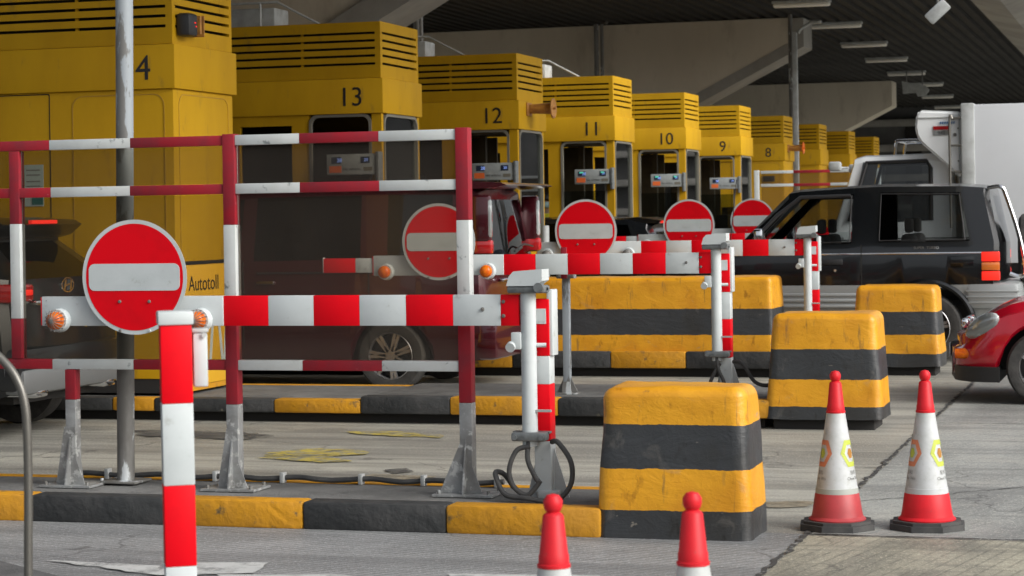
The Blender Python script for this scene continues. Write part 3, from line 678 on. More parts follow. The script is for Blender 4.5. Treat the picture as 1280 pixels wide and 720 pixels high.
block('black and yellow block beside the rear wheel of the black four wheel drive', XY(1063, Y3, 440), XY(1177, Y3, 440), Y3, Y3 + .6, HY(1115, 357, Y3),
      [(.215, 'k'), (.405, 'y'), (.63, 'k'), (1, 'y')], .055, recess=.09, seed=9)
YL = 21.25
block('long black and yellow concrete barrier on the middle island behind the barrier arm', XY(600, YL, 420), XY(968, YL, 420), YL, YL + .7, HY(824, 347, YL),
      [(.42, 'y'), (.68, 'k'), (1.2, 'y')], .03, z0=.25, seed=12, bev=.05, name='concrete_barrier', group=None)

# ============================================================ CONES
def cone(loc, label, worn, rz=0, gl=True):
    t = thing('traffic_cone', label, 'traffic cone', loc, rz, 'red and white traffic cones')
    b = MB(); b.prism([(.2 * math.cos(R(22.5 + 45 * k)) * 1.02, .2 * math.sin(R(22.5 + 45 * k)) * 1.02) for k in range(8)], .0, .035, 'Z')
    b.prism([(.185 * math.cos(R(22.5 + 45 * k)), .185 * math.sin(R(22.5 + 45 * k))) for k in range(8)], .035, .05, 'Z'); b.build('base', 'blk', t, smooth=False)
    def rad(z): return .142 - (.142 - .052) * ((z - .05) / .5) if z < .55 else .052 - .02 * (z - .55) / .17
    prof = [(.16, .05), (.158, .058), (.142, .075), (.13, .12), (.122, .18), (.12, .19), (.112, .205)]
    R2 = lambda z: .112 - (z - .205) * (.112 - .055) / (.56 - .205)
    b = MB(); b.lathe([(.145, .048), (.147, .056), (.132, .07), (.126, .1), (.113, .185), (.109, .19)], n=40); b.build('skirt', 'coned' if worn else 'conered', t)
    b = MB(); b.lathe([(.111, .188), (.109, .215), (.1065, .216), (.0475, .602), (.044, .604)], n=40, mis=[1, 1, 0, 0] if worn else [0, 0, 0, 0]); sl_ = b.build('sleeve', ['conew', 'conegrey'], t)
    b = MB(); b.lathe([(.045, .596), (.0495, .6), (.0495, .609), (.0455, .612), (.045, .635), (.0425, .64), (.031, .752), (.026, .758), (.019, .763), (.025, .769), (.0285, .782), (.0285, .797), (.019, .812), (.001, .817)], n=32); b.build('tip', 'conered', t)
    def wrap(a0, zc):
        def f(co, off=.0012):
            z = zc + co.y; r = .0015 + (.1065 - (z - .216) * (.1065 - .0475) / (.602 - .216)); a = a0 + co.x / r
            return Vector((r * math.cos(a), r * math.sin(a), z))
        return f
    for k in range(3):
        a0 = R(-90 + 60 - 120 * k)
        for mat_, ro, ri in (('lime' if k % 2 == 0 else 'oprint', .078, .05), ('brprint' if k % 2 == 0 else 'lime', .028, .001)):
            f = wrap(a0, .395); b = MB(); hexo = []
            for rr_ in (ro, ri):
                P = []
                for s in range(6):
                    p, q = [Vector((math.cos(R(60 * j)) * rr_ * .8, math.sin(R(60 * j)) * rr_)) for j in (s, s + 1)]
                    for j in range(5): P.append(p.lerp(q, j / 5))
                hexo.append(P)
            n = len(hexo[0])
            for i in range(n):
                j = (i + 1) % n; b.quad([f(hexo[0][i]), f(hexo[0][j]), f(hexo[1][j]), f(hexo[1][i])])
            b.build('printed_emblem', mat_, sl_, smooth=False)
        text('print', '俊和', .022, None, 'gprint', sl_, 0, wrap(a0, .298)); text('print', 'Chun Wo', .016, None, 'gprint', sl_, 0, wrap(a0, .268))
    return t
def cone_at(px, py, lab, worn, rz=0):
    p = onZ(px, py, 0); return cone(p, lab, worn, rz)
cone_at(1047, 661, 'red and white cone with a dull worn skirt, left one of the standing pair', True, R(8))
cone_at(1159, 661, 'red and white cone with a bright red skirt, nearest the red car', False, R(6))
for px, ptop, rz, lb in ((691, 617, .3, 'blurred close red cone in front of the cable post, left of the foreground pair'), (865, 614, 1.0, 'blurred close red cone in front of the large striped block, right of the foreground pair')):
    d = ray(px, ptop); k = (.817 - CH) / d.z; p = O + d * k; cone((p.x, p.y, 0), lb, False, rz)

# ============================================================ BARRIER FRAMES
def striped(mb, p0, p1, hw, hd, cuts, axis):
    """square bar along axis with alternating material; cuts: list of (end, matindex)"""
    pass
FY = 11.1
FX = lambda px, py=300: XY(px, FY, py)
FH = lambda px, py: HY(px, py, FY)
fr = thing('crowd_barrier', 'red and white tubular barrier frame with dusty clear panels on the near island', 'barrier', (FX(290), FY, .15))
hw = .034
def bar(name, x0, x1, z0, z1, mats, mi, d=hw):
    pass
posts = [(FX(290, 300), 'near'), (FX(581, 300), 'near')]
zt, zm, zl = 2.085, 1.815, .835
def vpost(name, x, segs, z0, w=.036):
    b = MB(); z = z0
    for ze, mi in segs: b.box(x - w, x + w, FY - w, FY + w, z, ze, .004, mi=mi); z = ze
    return b.build(name, ['fred', 'fwhite', 'galv'], fr, world=True)
zA, zB_, zC = FH(290, 505), FH(290, 408), FH(290, 281)
vpost('post', FX(290), [(zA, 2), (zB_ + .04, 0), (zC, 1), (zt + .035, 0)], .16)
vpost('post', FX(581), [(FH(581, 503), 2), (FH(581, 408) + .02, 0), (FH(581, 275), 1), (zt + .035, 0)], .16)
vpost('upright', FX(22), [(zl + .26, 0), (FH(22, 280), 1), (zt - .03, 0)], zl + .03, .032)
vpost('post', FX(88), [(FH(88, 499), 2), (zl - .03, 0)], .16, .032)
vpost('post', FX(-220), [(zl, 2), (zt, 0)], .16, .032)
XL = FX(-220)
def rail(z, cuts):
    b = MB(); x = XL
    for xe, mi in cuts: b.box(x, xe, FY - .028, FY + .028, z - .028, z + .028, .003, mi=mi); x = xe
    b.build('rail', ['fred', 'fwhite', 'galv'], fr, world=True)
g = .037
rail(zt, [(FX(-40), 1), (FX(66), 0), (FX(167), 1), (FX(290) - g, 0)]); 
rail(zm, [(FX(-40), 1), (FX(67), 0), (FX(166), 1), (FX(290) - g, 0)])
rail(zl, [(FX(-40), 1), (FX(66), 0), (FX(167), 1), (FX(290) - g, 0)])
XL = FX(290) + g
for z in (zt, zm, zl): rail(z, [(FX(378), 1), (FX(477), 0), (FX(581) - g, 1)])
# peeled paint on the rail, dusty panels
for (x0, x1) in ((FX(-100), FX(22) - .034), (FX(22) + .034, FX(290) - .04), (FX(290) + .04, FX(581) - .04)):
    for z0, z1 in ((zl + .03, zm - .03), (zm + .03, zt - .03)):
        b = MB(); b.box(x0, x1, FY - .003, FY + .003, z0, z1); b.build('clear_panel', 'perspex' if x0 > FX(250) else 'perspex_c', fr, world=True, smooth=False)
for px, big in ((88, 0), (290, 0), (581, 1)):
    x = FX(px); e = .16 if not big else .17
    b = MB(); b.box(x - e, x + e, FY - .12, FY + .12, .142, .156, .002)
    b.prism([(x - (.15 if big else .09), .157), (x + .09, .157), (x + .036, .3), (x + .034, .48 if not big else .42), (x - .034, .48 if not big else .42)], FY - .043, FY - .037, mi=0)
    b.prism([(FY - .11, .157), (FY - .036, .157), (FY - .036, .45)], x - .004, x + .004, 'X'); b.prism([(FY + .11, .157), (FY + .036, .157), (FY + .036, .45)], x - .004, x + .004, 'X')
    b.build('foot', 'galv', fr, world=True, smooth=False)
    b = MB()
    for sx in (-1, 1):
        for sy in (-1, 1): b.cyl((x + sx * (e - .03), FY + sy * .09, .156), (x + sx * (e - .03), FY + sy * .09, .175), .01, n=6)
    b.build('anchor_bolts', 'galv_d', fr, world=True)
# far frame behind the black four wheel drive
Yf = 36.5
ff = thing('crowd_barrier', 'small distant white and red barrier frame left of the white lorry cab', 'barrier', (XY(950, Yf), Yf, .2))
for px in (948, 1100):
    b = MB(); x = XY(px, Yf); b.box(x - .04, x + .04, Yf - .04, Yf + .04, .2, HY(950, 213, Yf), .003, mi=1); b.build('post', ['fred', 'fwhite'], ff, world=True)
for py in (214.5, 231):
    b = MB(); x = XY(950, Yf) + .042
    for px, mi in ((994, 1), (1040, 0), (1090, 1)):
        xe = XY(px, Yf); b.box(x, xe, Yf - .025, Yf + .025, HY(1000, py + 1.8, Yf), HY(1000, py - 1.8, Yf), .002, mi=mi); x = xe
    b.build('rail', ['fred', 'fwhite'], ff, world=True)
b = MB(); b.box(XY(950, Yf) + .05, XY(1090, Yf), Yf - .003, Yf + .003, .9, HY(1000, 216, Yf)); b.build('clear_panel', 'perspex', ff, world=True, smooth=False)

# ============================================================ BARRIER ARMS
def arm(label, y, zc, sgn=.3, tail=False, x0=-6.08, x1=-3.28, sx=2.24, lamps=True, tilt=0):
    t = thing('boom_barrier', label, 'barrier arm', (x1, y, zc), 0, 'red and white lane barrier arms with no entry discs')
    h = .082; b = MB(); x = 0; L = x1 - x0
    cuts = [(.1, 0), (.265, 1), (.265, 0), (.265, 1), (.265, 0), (.265, 1), (.265, 0)]
    for wd, mi in cuts: b.box(x - wd, x, -.022, .022, -h, h, .003, mi=mi); x -= wd
    b.box(-L, x, -.03, .022, -h, h, .004, mi=1); b.box(-L - .006, -L, -.028, .02, -h + .004, h - .004, mi=0)
    b.build('board', ['red', 'white'], t)
    b = MB()
    for xx, zz in ((-.085, .045), (-.085, -.03), (-.2, .005)): b.cyl((xx, -.022, zz), (xx, -.034, zz), .011, .007, 10)
    for zz in (-.06, -.03, 0, .03, .06): b.cyl((-L + .03, -.03, zz), (-L + .03, -.0325, zz), .003, n=6)
    b.build('bolts', 'galv_d', t)
    if tail:
        b = MB(); b.box(-L - .16, -L - .007, -.02, .02, -.055, .062, .003, mi=1); b.box(-L - .44, -L - .16, -.02, .02, -.055, .062, .003, mi=0); b.box(-L - .444, -L - .44, -.02, .02, -.055, .07, mi=1); b.build('tail_board', ['red', 'white'], t)
    # no entry disc
    cz = .19; yb = -.075
    s = MB(); 
    s.lathe([(.001, yb + .004), (sgn - .012, yb + .004), (sgn, yb + .002), (sgn, yb - .0), (sgn - .022, yb)], (-sx, 0, cz), 'Y', 64, mi=0); s.build('sign_plate', 'white', t)
    s = MB(); s.lathe([(.001, yb - .0015), (sgn - .023, yb - .0015), (sgn - .023, yb + .001)], (-sx, 0, cz), 'Y', 64); dd = s.build('sign_face', 'red', t, smooth=False)
    s = MB(); s.prism(rrect(-sx - sgn * .87, -sx + sgn * .87, cz - sgn * .235, cz + sgn * .235, .035), yb - .004, yb - .0017); s.build('white_bar', 'white', dd, smooth=False)
    for xx, zz in ((-.09, -.155), (.09, -.155), (-.09, -.28 * sgn / .3), (.09, -.28 * sgn / .3)):
        s = MB(); s.cyl((-sx + xx, yb - .002, cz + zz + (.02 if zz > -.2 else 0)), (-sx + xx, yb - .009, cz + zz + (.02 if zz > -.2 else 0)), .01, .007, 8); s.build('bolt', 'galv_d', t)
    s = MB(); s.box(-sx - .1, -sx - .07, yb + .006, -.031, -h, cz + .1); s.box(-sx + .07, -sx + .1, yb + .006, -.031, -h, cz + .1); s.build('bracket', 'galv_d', t, smooth=False)
    if lamps:
        for xx in (-L + .115, -L + .98):
            s = MB(); s.cyl((xx, -.03, -.05), (xx, -.075, -.05), .068, .062, 28); lb = s.build('lamp', 'white', t)
            s = MB(); s.lathe([(.05, -.076), (.05, -.095), (.045, -.112), (.03, -.126), (.001, -.131)], (xx, 0, -.05), 'Y', 24); s.build('lens', 'amber' if y < 20 else 'galv_d', lb)
            if y < 12:
                s = MB()
                for a in range(8): a = a * math.pi / 8; s.tube([(xx + .06 * math.cos(a), -.076, -.05 + .06 * math.sin(a)), (xx + .055 * math.cos(a), -.11, -.05 + .055 * math.sin(a)), (xx, -.14, -.05), (xx - .055 * math.cos(a), -.11, -.05 - .055 * math.sin(a)), (xx - .06 * math.cos(a), -.076, -.05 - .06 * math.sin(a))], .0022, 5)
                s.build('wire_guard', 'galv_d', lb)
            
    t.rotation_euler = (0, tilt, 0)
    return t
def arm_px(label, y, pr, pyc, **k):
    x1 = XY(pr, y, pyc); return arm(label, y, HY(pr, pyc, y), x1=x1, x0=x1 - 2.8, **k)
arm_px('closest barrier arm, crossing in front of the frame, its disc behind the striped post', 10.93, 650, 387.5, sx=2.2, sgn=.318)
arm_px('barrier arm with its disc half behind the frame upright, second closest', 16.6, 890, 328.5, tail=True, sx=2.22, sgn=.31)
arm_px('barrier arm with its disc left of centre above the long yellow barrier, third closest', 21.75, 1006, 309, sx=2.26, sgn=.33)
arm_px('barrier arm mostly behind the dark car, its disc fourth closest', 26.9, 1074, 298, tail=True, sx=2.13, sgn=.33)
arm_px('farthest barrier arm, its disc touching the bonnet of the black four wheel drive', 31.3, 1120, 290, sx=2.06, sgn=.325)

# ============================================================ LATCH POSTS
def latch(label, y, px, cappy, base, pyb, loops=True, big=1):
    """slim white pipe clamped to a red and white post; (px) is the pipe axis"""
    xp = XY(px, y, 400); t = thing('latch_post', label, 'post', (xp, y, base), 0, 'barrier latch posts')
    H = HY(px, cappy, y) - base
    yp = -.0; 
    za = H - .99
    pz = .33
    b = MB(); b.cyl((0, 0, pz - .05), (0, 0, H - .08), .041, n=24); b.cyl((0, 0, H * .62), (0, 0, H * .62 + .006), .0425, n=24); b.build('pipe', 'white', t)
    bx = .052; b = MB(); z = .03; w_ = .045
    cz = [(.3, 1), (.6, 0), (H - .42, 1), (H - .12, 0)]
    for ze, mi in cz: b.box(bx - w_, bx + w_, .05, .15, z, ze, .004, mi=mi); z = ze
    b.build('post', ['red', 'white'], t)
    b = MB(); b.box(bx + .03, bx + .062, .06, .17, H - .42, H - .07, .006, mi=0); b.box(bx - .04, bx + .03, .046, .05, H - .25, H - .17, mi=0); b.build('side_plate', 'white', t)
    b = MB(); b.box(-.1, .1, -.06, .08, H - .085, H - .045, .012); b.cyl((.08, -.05, H - .055), (.08, -.085, H - .055), .026, n=18); b.cyl((-.1, .02, H - .07), (.1, .02, H - .07), .018, n=12); b.build('cap_bracket', 'bracket', t)
    b = MB(); b.prism([(-.1, H - .046), (.06, H - .046), (.095, H - .02), (.095, H + .04), (-.06, H + .03), (-.085, H + .005)], -.065, .07); c_ = b.build('cap', 'white', t)
    b = MB(); b.cyl((-.08, -.03, (H - .36)), (.09, .02, (H - .36)), .012, n=14); b.box(-.085, -.03, -.045, .0, (H - .36) - .02, (H - .36) + .07, .006); b.cyl((-.085, -.03, (H - .36)), (-.085, -.06, (H - .36) - .01), .026, n=16); b.build('catch', 'white', t)
    b = MB(); b.box(-.09, .1, -.06, .02, pz - .022, pz + .025, .012); b.cyl((-.068, -.058, pz), (-.068, -.07, pz), .016, n=6); b.cyl((.078, -.058, pz), (.078, -.07, pz), .016, n=6); b.box(-.095, .105, .0, .05, pz + .015, pz + .025); b.build('clamp', 'bracket', t)
    b = MB(); b.box(.02, .12, -.02, .0, pz + .13, pz + .142); b.build('peg', 'ltgrey', t)
    b = MB(); b.box(.03, .14, .03, .17, 0, .04, .005); b.prism([(bx + .05, .0), (bx + .13, .0), (bx + .05, .26)], .095, .105); b.prism([(bx - .05, .0), (bx - .1, .0), (bx - .05, .2)], .095, .105); b.build('foot', 'ltgrey', t)
    b = MB()
    if y < 12:
        b.tube([(0, -.03, pz - .02), (.0, -.05, pz - .12), (.05, -.06, pz - .22), (.065, -.06, .1), (0, -.065, .03), (-.075, -.06, .07), (-.1, -.06, .16), (-.06, -.05, .26), (.01, -.04, .28)], .0135, 10)
        b.tube([(.11, .03, .3), (.16, -.02, .3), (.235, -.05, .2), (.23, -.06, .08), (.14, -.06, .0), (0, -.08, -.005 + .02), (-.12, -.07, .03), (-.18, -.03, .11), (-.19, .0, .14), (-.16, .05, .12), (-.14, .15, .04)], .014, 10)
    else:
        b.tube([(0, -.03, pz - .02), (.02, -.05, pz - .12), (.06, -.05, .1), (.0, -.05, .05), (-.05, -.05, .1), (-.0, -.04, .22), (.03, -.04, .26)], .014, 10)
        if loops: b.tube([(.12, .03, .27), (.2, -.02, .26), (.3, -.04, .12), (.42, -.05, .1 - .0), (.47, -.05, .2), (.47, -.04, .38)], .015, 10)
    b.build('cable', 'blk', t)
    return t
latch('white pipe latch post with coiled black cables on the near island', 10.93, 660.5, 346, .15, 0)
latch('white pipe latch post standing behind the large striped block, by the long barrier', 16.6, 896, 298, .21, 0)
latch('farthest white pipe latch post, against the black four wheel drive door', 21.75, 1010.5, 287, .25, 0, loops=False)

# short support post with forked top
p = (XY(707.5, 16.75), 16.75, .208)
t = thing('support_post', 'thin rusty-topped post with triangular foot in front of the long striped barrier', 'post', p)
hT = HY(707, 348, 16.75) - .208
b = MB(); b.box(-.028, .028, -.028, .028, .0, hT, .003); b.build('post', 'gpaint', t)
b = MB(); b.box(-.09, .09, -.09, .09, 0, .012, .002); b.prism([(-.085, .013), (-.028, .013), (-.028, .13)], -.01, .01); b.prism([(.085, .013), (.028, .013), (.028, .13)], -.01, .01); b.prism([(-.04, .013), (.04, .013), (.028, .1), (-.028, .1)], -.04, -.029); b.build('foot', 'galv_d', t, smooth=False)
b = MB(); b.box(-.07, .08, -.04, .03, hT, hT + .03, .004, mi=0); b.box(-.03, .02, -.045, -.03, hT, hT + .25, .003, mi=1); b.build('fork', ['galv_d', 'fred'], t)

# pole, cable and clips on the near island
p = onZ(157.5, 602, .15)
t = thing('steel_pole', 'tall peeling grey pole rising behind the large no entry disc', 'pole', p)
t.rotation_euler = (0, R(.75), 0)
b = MB(); b.cyl((0, 0, 0), (0, 0, 1.45), .05, n=28, mi=1); b.cyl((0, 0, 1.45), (0, 0, 4.6), .05, n=28, mi=0); b.cyl((0, 0, 2.0), (0, 0, 2.01), .0515, n=28, mi=0); b.build('shaft', ['gpaint', 'galv_d'], t)
b = MB(); b.box(-.11, .11, -.11, .11, 0, .012, .002); b.build('base_plate', 'galv_d', t)
rr = random.Random(4)
t = tag(bpy.data.objects.new('power_cable', None), 'black cable clipped along the back edge of the near island', 'cable'); COL.objects.link(t); t.location = (-5, 11.44, .16)
pts = []
xs = [XY(px, 11.44, 600) for px in range(90, 640, 18)]
for i, x in enumerate(xs): pts.append((x, 11.44 + rr.gauss(0, .006), .166 + .006 * math.sin(i * 1.3)))
b = MB(); b.tube(pts, .0155, 8); b.build('cable', 'blk', t, world=True)
for px in (133, 268, 352, 450, 528, 620):
    x = XY(px, 11.42, 600); b = MB(); b.box(x - .012, x + .012, 11.415, 11.47, .14, .2, .004); b.build('clip', 'ltgrey', t, world=True)
for px, py in ((300, 611), (360, 613), (420, 622), (528, 611), (100, 606)): pass

# ============================================================ FOREGROUND POST AND HANDRAIL
d = ray(222, 390); k = 7.0 / (d.dot(Vector((-math.sin(YAW), math.cos(YAW), 0)))); p = O + d * k
t = thing('striped_post', 'blurred square red and white post standing close on the left', 'post', (p.x, p.y, 0), R(32)); H = p.z
t.rotation_euler = (0, R(-.4), R(29))
b = MB(); w_ = .05; z = 0
for hgt, mi in ((H - .815, 1), (H - .555, 0), (H - .292, 1), (H - .035, 0)): b.box(-w_, w_, -w_, w_, z, hgt, .004, mi=mi); z = hgt
b.build('post', ['red', 'white'], t)
b = MB(); b.box(-w_ - .007, w_ + .007, -w_ - .007, w_ + .007, H - .04, H + .004, .006); b.build('cap', 'white', t)
pb = Vector((.0, 0, 0))
dz = lambda py: CH - (py - 276) * 7.0 / F
b = MB(); b.box(w_ + .006, w_ + .052, -.01, .05, dz(484), dz(416), .006); k_ = b.build('switch_box', 'white', t)
b = MB(); b.box(w_ + .003, w_ + .056, -.015, .055, dz(416), dz(411), .003); b.cyl((w_ + .04, -.015, dz(419)), (w_ + .04, -.022, dz(419)), .008); b.build('lid', 'ltgrey', k_)
Yh = 6.4; q = lambda px, py: onY(px, py, Yh)
t = thing('railing', 'blurred bent steel handrail at the left edge of the picture', 'handrail', (q(35, 700).x, Yh, .03))
pts = [q(-60, 420), q(-20, 432), q(3, 450), q(20, 472), q(30, 500), q(34, 540), q(35.5, 620), q(35.5, 720)]; pts.append(Vector((pts[-1].x, Yh, .03)))
b = MB(); b.tube(pts, .0145, 16); b.tube([pts[0], (pts[0].x - .1, Yh, .03)], .0145, 16); b.build('pipe', 'steel', t, world=True)

# ============================================================ LAMP POSTS AND SERVICE PIPES
Yp = 48.6; X_ = lambda px: XY(px, Yp)
t = thing('lamp_post', 'pale lamp post with short curved arm in front of the concrete crosshead', 'lamp post', (X_(997), Yp, 0))
b = MB(); b.box(X_(995), X_(1001), Yp - .05, Yp + .05, 0, HY(998, 40, Yp), .01); b.build('shaft', 'ltgrey', t, world=True)
b = MB(); b.tube([onY(998, 42, Yp), onY(1000, 37, Yp), onY(1007, 32, Yp), onY(1014, 28, Yp)], .035, 8); b.build('arm', 'ltgrey', t, world=True)
pp = onY(1018, 28, Yp); b = MB(); b.box(pp.x - .12, pp.x + .16, Yp - .08, Yp + .08, pp.z - .03, pp.z + .05, .03); b.build('lamp_head', 'ltgrey', t, world=True)
b = MB(); b.cyl((X_(991.5), Yp + .12, 0), (X_(991.5), Yp + .12, 6.1), .05); b.build('conduit', 'galv_d', t, world=True)
Yp = 49.2
t = thing('service_pipes', 'pair of dark vertical pipes on the concrete crosshead wall above booth 11', 'pipe', (XY(753, Yp), Yp, 0))
b = MB(); b.cyl((XY(750, Yp), Yp, 0), (XY(750, Yp), Yp, 6.1), .055); b.cyl((XY(757, Yp), Yp, 0), (XY(757, Yp), Yp, 6.1), .04); b.tube([onY(757, 30, Yp), onY(766, 18, Yp), onY(780, 12, Yp)], .04, 8); b.build('pipe', 'galv_d', t, world=True)
Yp = 27.8
t = thing('service_pipes', 'dark vertical pipe beside the nearest crosshead, between booths 13 and 12', 'pipe', (XY(528, Yp), Yp, 0))
b = MB(); b.cyl((XY(526.5, Yp), Yp, 0), (XY(526.5, Yp), Yp, 6.1), .05); b.cyl((XY(531, Yp), Yp, 0), (XY(531, Yp), Yp, 6.1), .03); b.build('pipe', 'galv_d', t, world=True)
# small white bollard past the maroon van
Yp = 26.5; t = thing('bollard', 'short white pipe bollard between the maroon van and the disc behind it', 'bollard', (XY(682, Yp), Yp, .22))
b = MB(); b.cyl((0, 0, 0), (0, 0, HY(682, 282, Yp) - .22), .055, n=16); b.cyl((0, 0, .75), (0, 0, .8), .06); b.build('pipe', 'ltgrey', t)

# ============================================================ PERSON in booth 11
def person(loc, rz):
    o = bpy.data.objects.new('person', bpy.data.meshes.new('person')); COL.objects.link(o)
    J = [(0, 0, .95), (0, 0, 1.15), (0, 0, 1.36), (0, 0, 1.47), (0, -.02, 1.56), (0, -.02, 1.68),
         (-.17, 0, 1.38), (-.24, -.03, 1.12), (-.2, -.24, 1.0), (-.17, -.32, 1.0), (.17, 0, 1.38), (.24, -.03, 1.12), (.2, -.24, 1.0), (.17, -.32, 1.0),
         (-.09, 0, .88), (-.1, -.02, .48), (-.1, .02, .08), (-.1, -.12, .04), (.09, 0, .88), (.1, -.02, .48), (.1, .02, .08), (.1, -.12, .04)]
    E = [(0, 1), (1, 2), (2, 3), (3, 4), (4, 5), (2, 6), (6, 7), (7, 8), (8, 9), (2, 10), (10, 11), (11, 12), (12, 13), (0, 14), (14, 15), (15, 16), (16, 17), (0, 18), (18, 19), (19, 20), (20, 21)]
    Rr = [.14, .135, .15, .06, .085, .085, .06, .045, .032, .03, .06, .045, .032, .03, .085, .06, .04, .035, .085, .06, .04, .035]
    o.data.from_pydata(J, E, []); m = o.modifiers.new('skin', 'SKIN'); 
    for i, sv in enumerate(o.data.skin_vertices[0].data): sv.radius = (Rr[i], Rr[i] * .8); sv.use_root = (i == 0)
    s = o.modifiers.new('sub', 'SUBSURF'); s.levels = s.render_levels = 2
    o.location = loc; o.rotation_euler = (0, 0, rz); o.data.materials.append(MT['skin'])
    tag(o, 'attendant in a yellow vest and pale face mask standing inside booth 11', 'person')
    b = MB(); b.lathe([(.17, .9), (.175, 1.1), (.185, 1.3), (.16, 1.42), (.08, 1.47)], n=20); v = b.build('vest', 'vest', o)
    b = MB(); b.lathe([(.001, 1.8), (.06, 1.79), (.1, 1.75), (.105, 1.69)], (0, .005, 0), n=20); b.build('hair', 'hair', o)
    b = MB(); b.box(-.07, .07, -.125, -.06, 1.56, 1.65, .025); b.build('face_mask', 'mask', o)
    b = MB()
    for sx in (-.035, .035): b.cyl((sx, -.1, 1.685), (sx, -.112, 1.685), .01)
    b.build('eyes', 'ink', o)
pp = onY(681, 262, 32.2); person((pp.x, 32.2, .2), R(35))
# ============================================================ VEHICLES (front towards -X, u = metres forward of the rear)
def car_body(t, keys, wheels, zmid, mats, glass='cglass', wins=(), screen=None, rear_win=True, archk=1.13, bulge=.05, seats=True, front_bulge=.1, twotone=False):
    """keys: (u_low, u_belt, u_up, zb, zbelt, zroof, w, wr)"""
    S = []; cell = []
    for i in range(len(keys) - 1):
        a, b_ = keys[i], keys[i + 1]; n = max(1, int(abs(max(b_[0] - a[0], b_[2] - a[2])) / .055))
        for k in range(n): S.append(tuple(a[j] + (b_[j] - a[j]) * k / n for j in range(8))); cell.append(i)
    S.append(keys[-1])
    rings = []
    for (ul, ub, uu, zb, zt, zr, w_, wr) in S:
        for (uw, r) in wheels:
            d = abs(ul - uw); Ra = r * archk
            if d < Ra: zb = max(zb, r + math.sqrt(Ra * Ra - d * d) )
        z1 = zb + max(.02, (zmid - zb) * .45); z2 = max(zmid, zb + .03); z3 = max(zt - .09, zb + .05, z2 + .02); zt = max(zt, z3 + .02)
        z5 = max(zr - .1, zt + .006); z6 = max(zr - .035, z5 + .004); z7 = max(zr - .008, z6 + .002); z8 = max(zr, z7 + .001)
        P = [(ul + 0, w_ * .93, zb), (ul, w_ * .985, z1), (ul, w_, z2), (ub, w_ * .99, z3), (ub, w_ * .96, zt), (uu, wr, z5), (uu, wr * .93, z6), (uu, wr * .6, z7), (uu, 0, z8)]
        rings.append(P)
    body, gl = MB(), {}
    def V(p, s): return Vector((-p[0], s * p[1], p[2]))
    winc = {}
    for wi, (a, b_) in enumerate(wins):
        for i in range(a, b_): winc[i] = wi
    for i in range(len(rings) - 1):
        A, B = rings[i], rings[i + 1]
        for s in (-1, 1):
            for j in range(8):
                q = [V(A[j], s), V(B[j], s), V(B[j + 1], s), V(A[j + 1], s)]
                if (j == 4 and cell[i] in winc) or (screen is not None and cell[i] == screen and j >= 5):
                    key = ('screen',) if j >= 5 else ('side', winc[cell[i]], s)
                    gl.setdefault(key, []).append(q)
                else: body.quad(q, 1 if (twotone and j < 2) else 0)
    def cap(P, sgn, win, bg):
        n = 8
        for j in range(5):
            for k in range(n):
                f = lambda r, kk: Vector((-(r[0] + sgn * bg * (1 - (2 * kk / n - 1) ** 2)), r[1] * (2 * kk / n - 1), r[2]))
                q = [f(P[j], k), f(P[j], k + 1), f(P[j + 1], k + 1), f(P[j + 1], k)]
                if j == 4 and win and 0 < k < n - 1: gl.setdefault(('rear',), []).append(q)
                else: body.quad(q, 1 if (twotone and j < 2) else 0)
        top = [f(P[5], k) for k in range(n + 1)]
        body._new(top + [V(P[6], 1), V(P[7], 1), V(P[8], 1), V(P[7], -1), V(P[6], -1)], [tuple(range(n + 1 + 5))])
    cap(rings[0], -1, rear_win, bulge); cap(rings[-1], 1, False, front_bulge)
    bmesh.ops.remove_doubles(body.bm, verts=body.bm.verts, dist=.0008)
    body.build('body', mats, t, ang=28)
    for key, qs in gl.items():
        g = MB()
        for q in qs: g.quad(q)
        bmesh.ops.remove_doubles(g.bm, verts=g.bm.verts, dist=.0008)
        g.build({'screen': 'windscreen', 'side': 'window', 'rear': 'rear_window'}[key[0]], glass, t)
    # floor, wheel wells, seats
    u0, u1 = keys[0][0] + .12, keys[-1][0] - .15; wm = max(k[6] for k in keys)
    f = MB(); f.box(-u1, -u0, -wm + .26, wm - .26, .28, .62); f.box(-u1 + .4, -u0 - .2, -wm + .07, wm - .07, .62, .66) if False else None; f.build('underbody', 'plinth', t, smooth=False)
    if seats:
        hi = max(k[5] for k in keys)
        for us in seats:
            for sy in (-1, 1):
                c = MB(); c.box(-us - .1, -us + .04, sy * .4 - .22, sy * .4 + .22, .7, hi - .55, .05); c.box(-us - .07, -us + .01, sy * .4 - .11, sy * .4 + .11, hi - .54, hi - .38, .03); c.build('seat', 'seat', t)
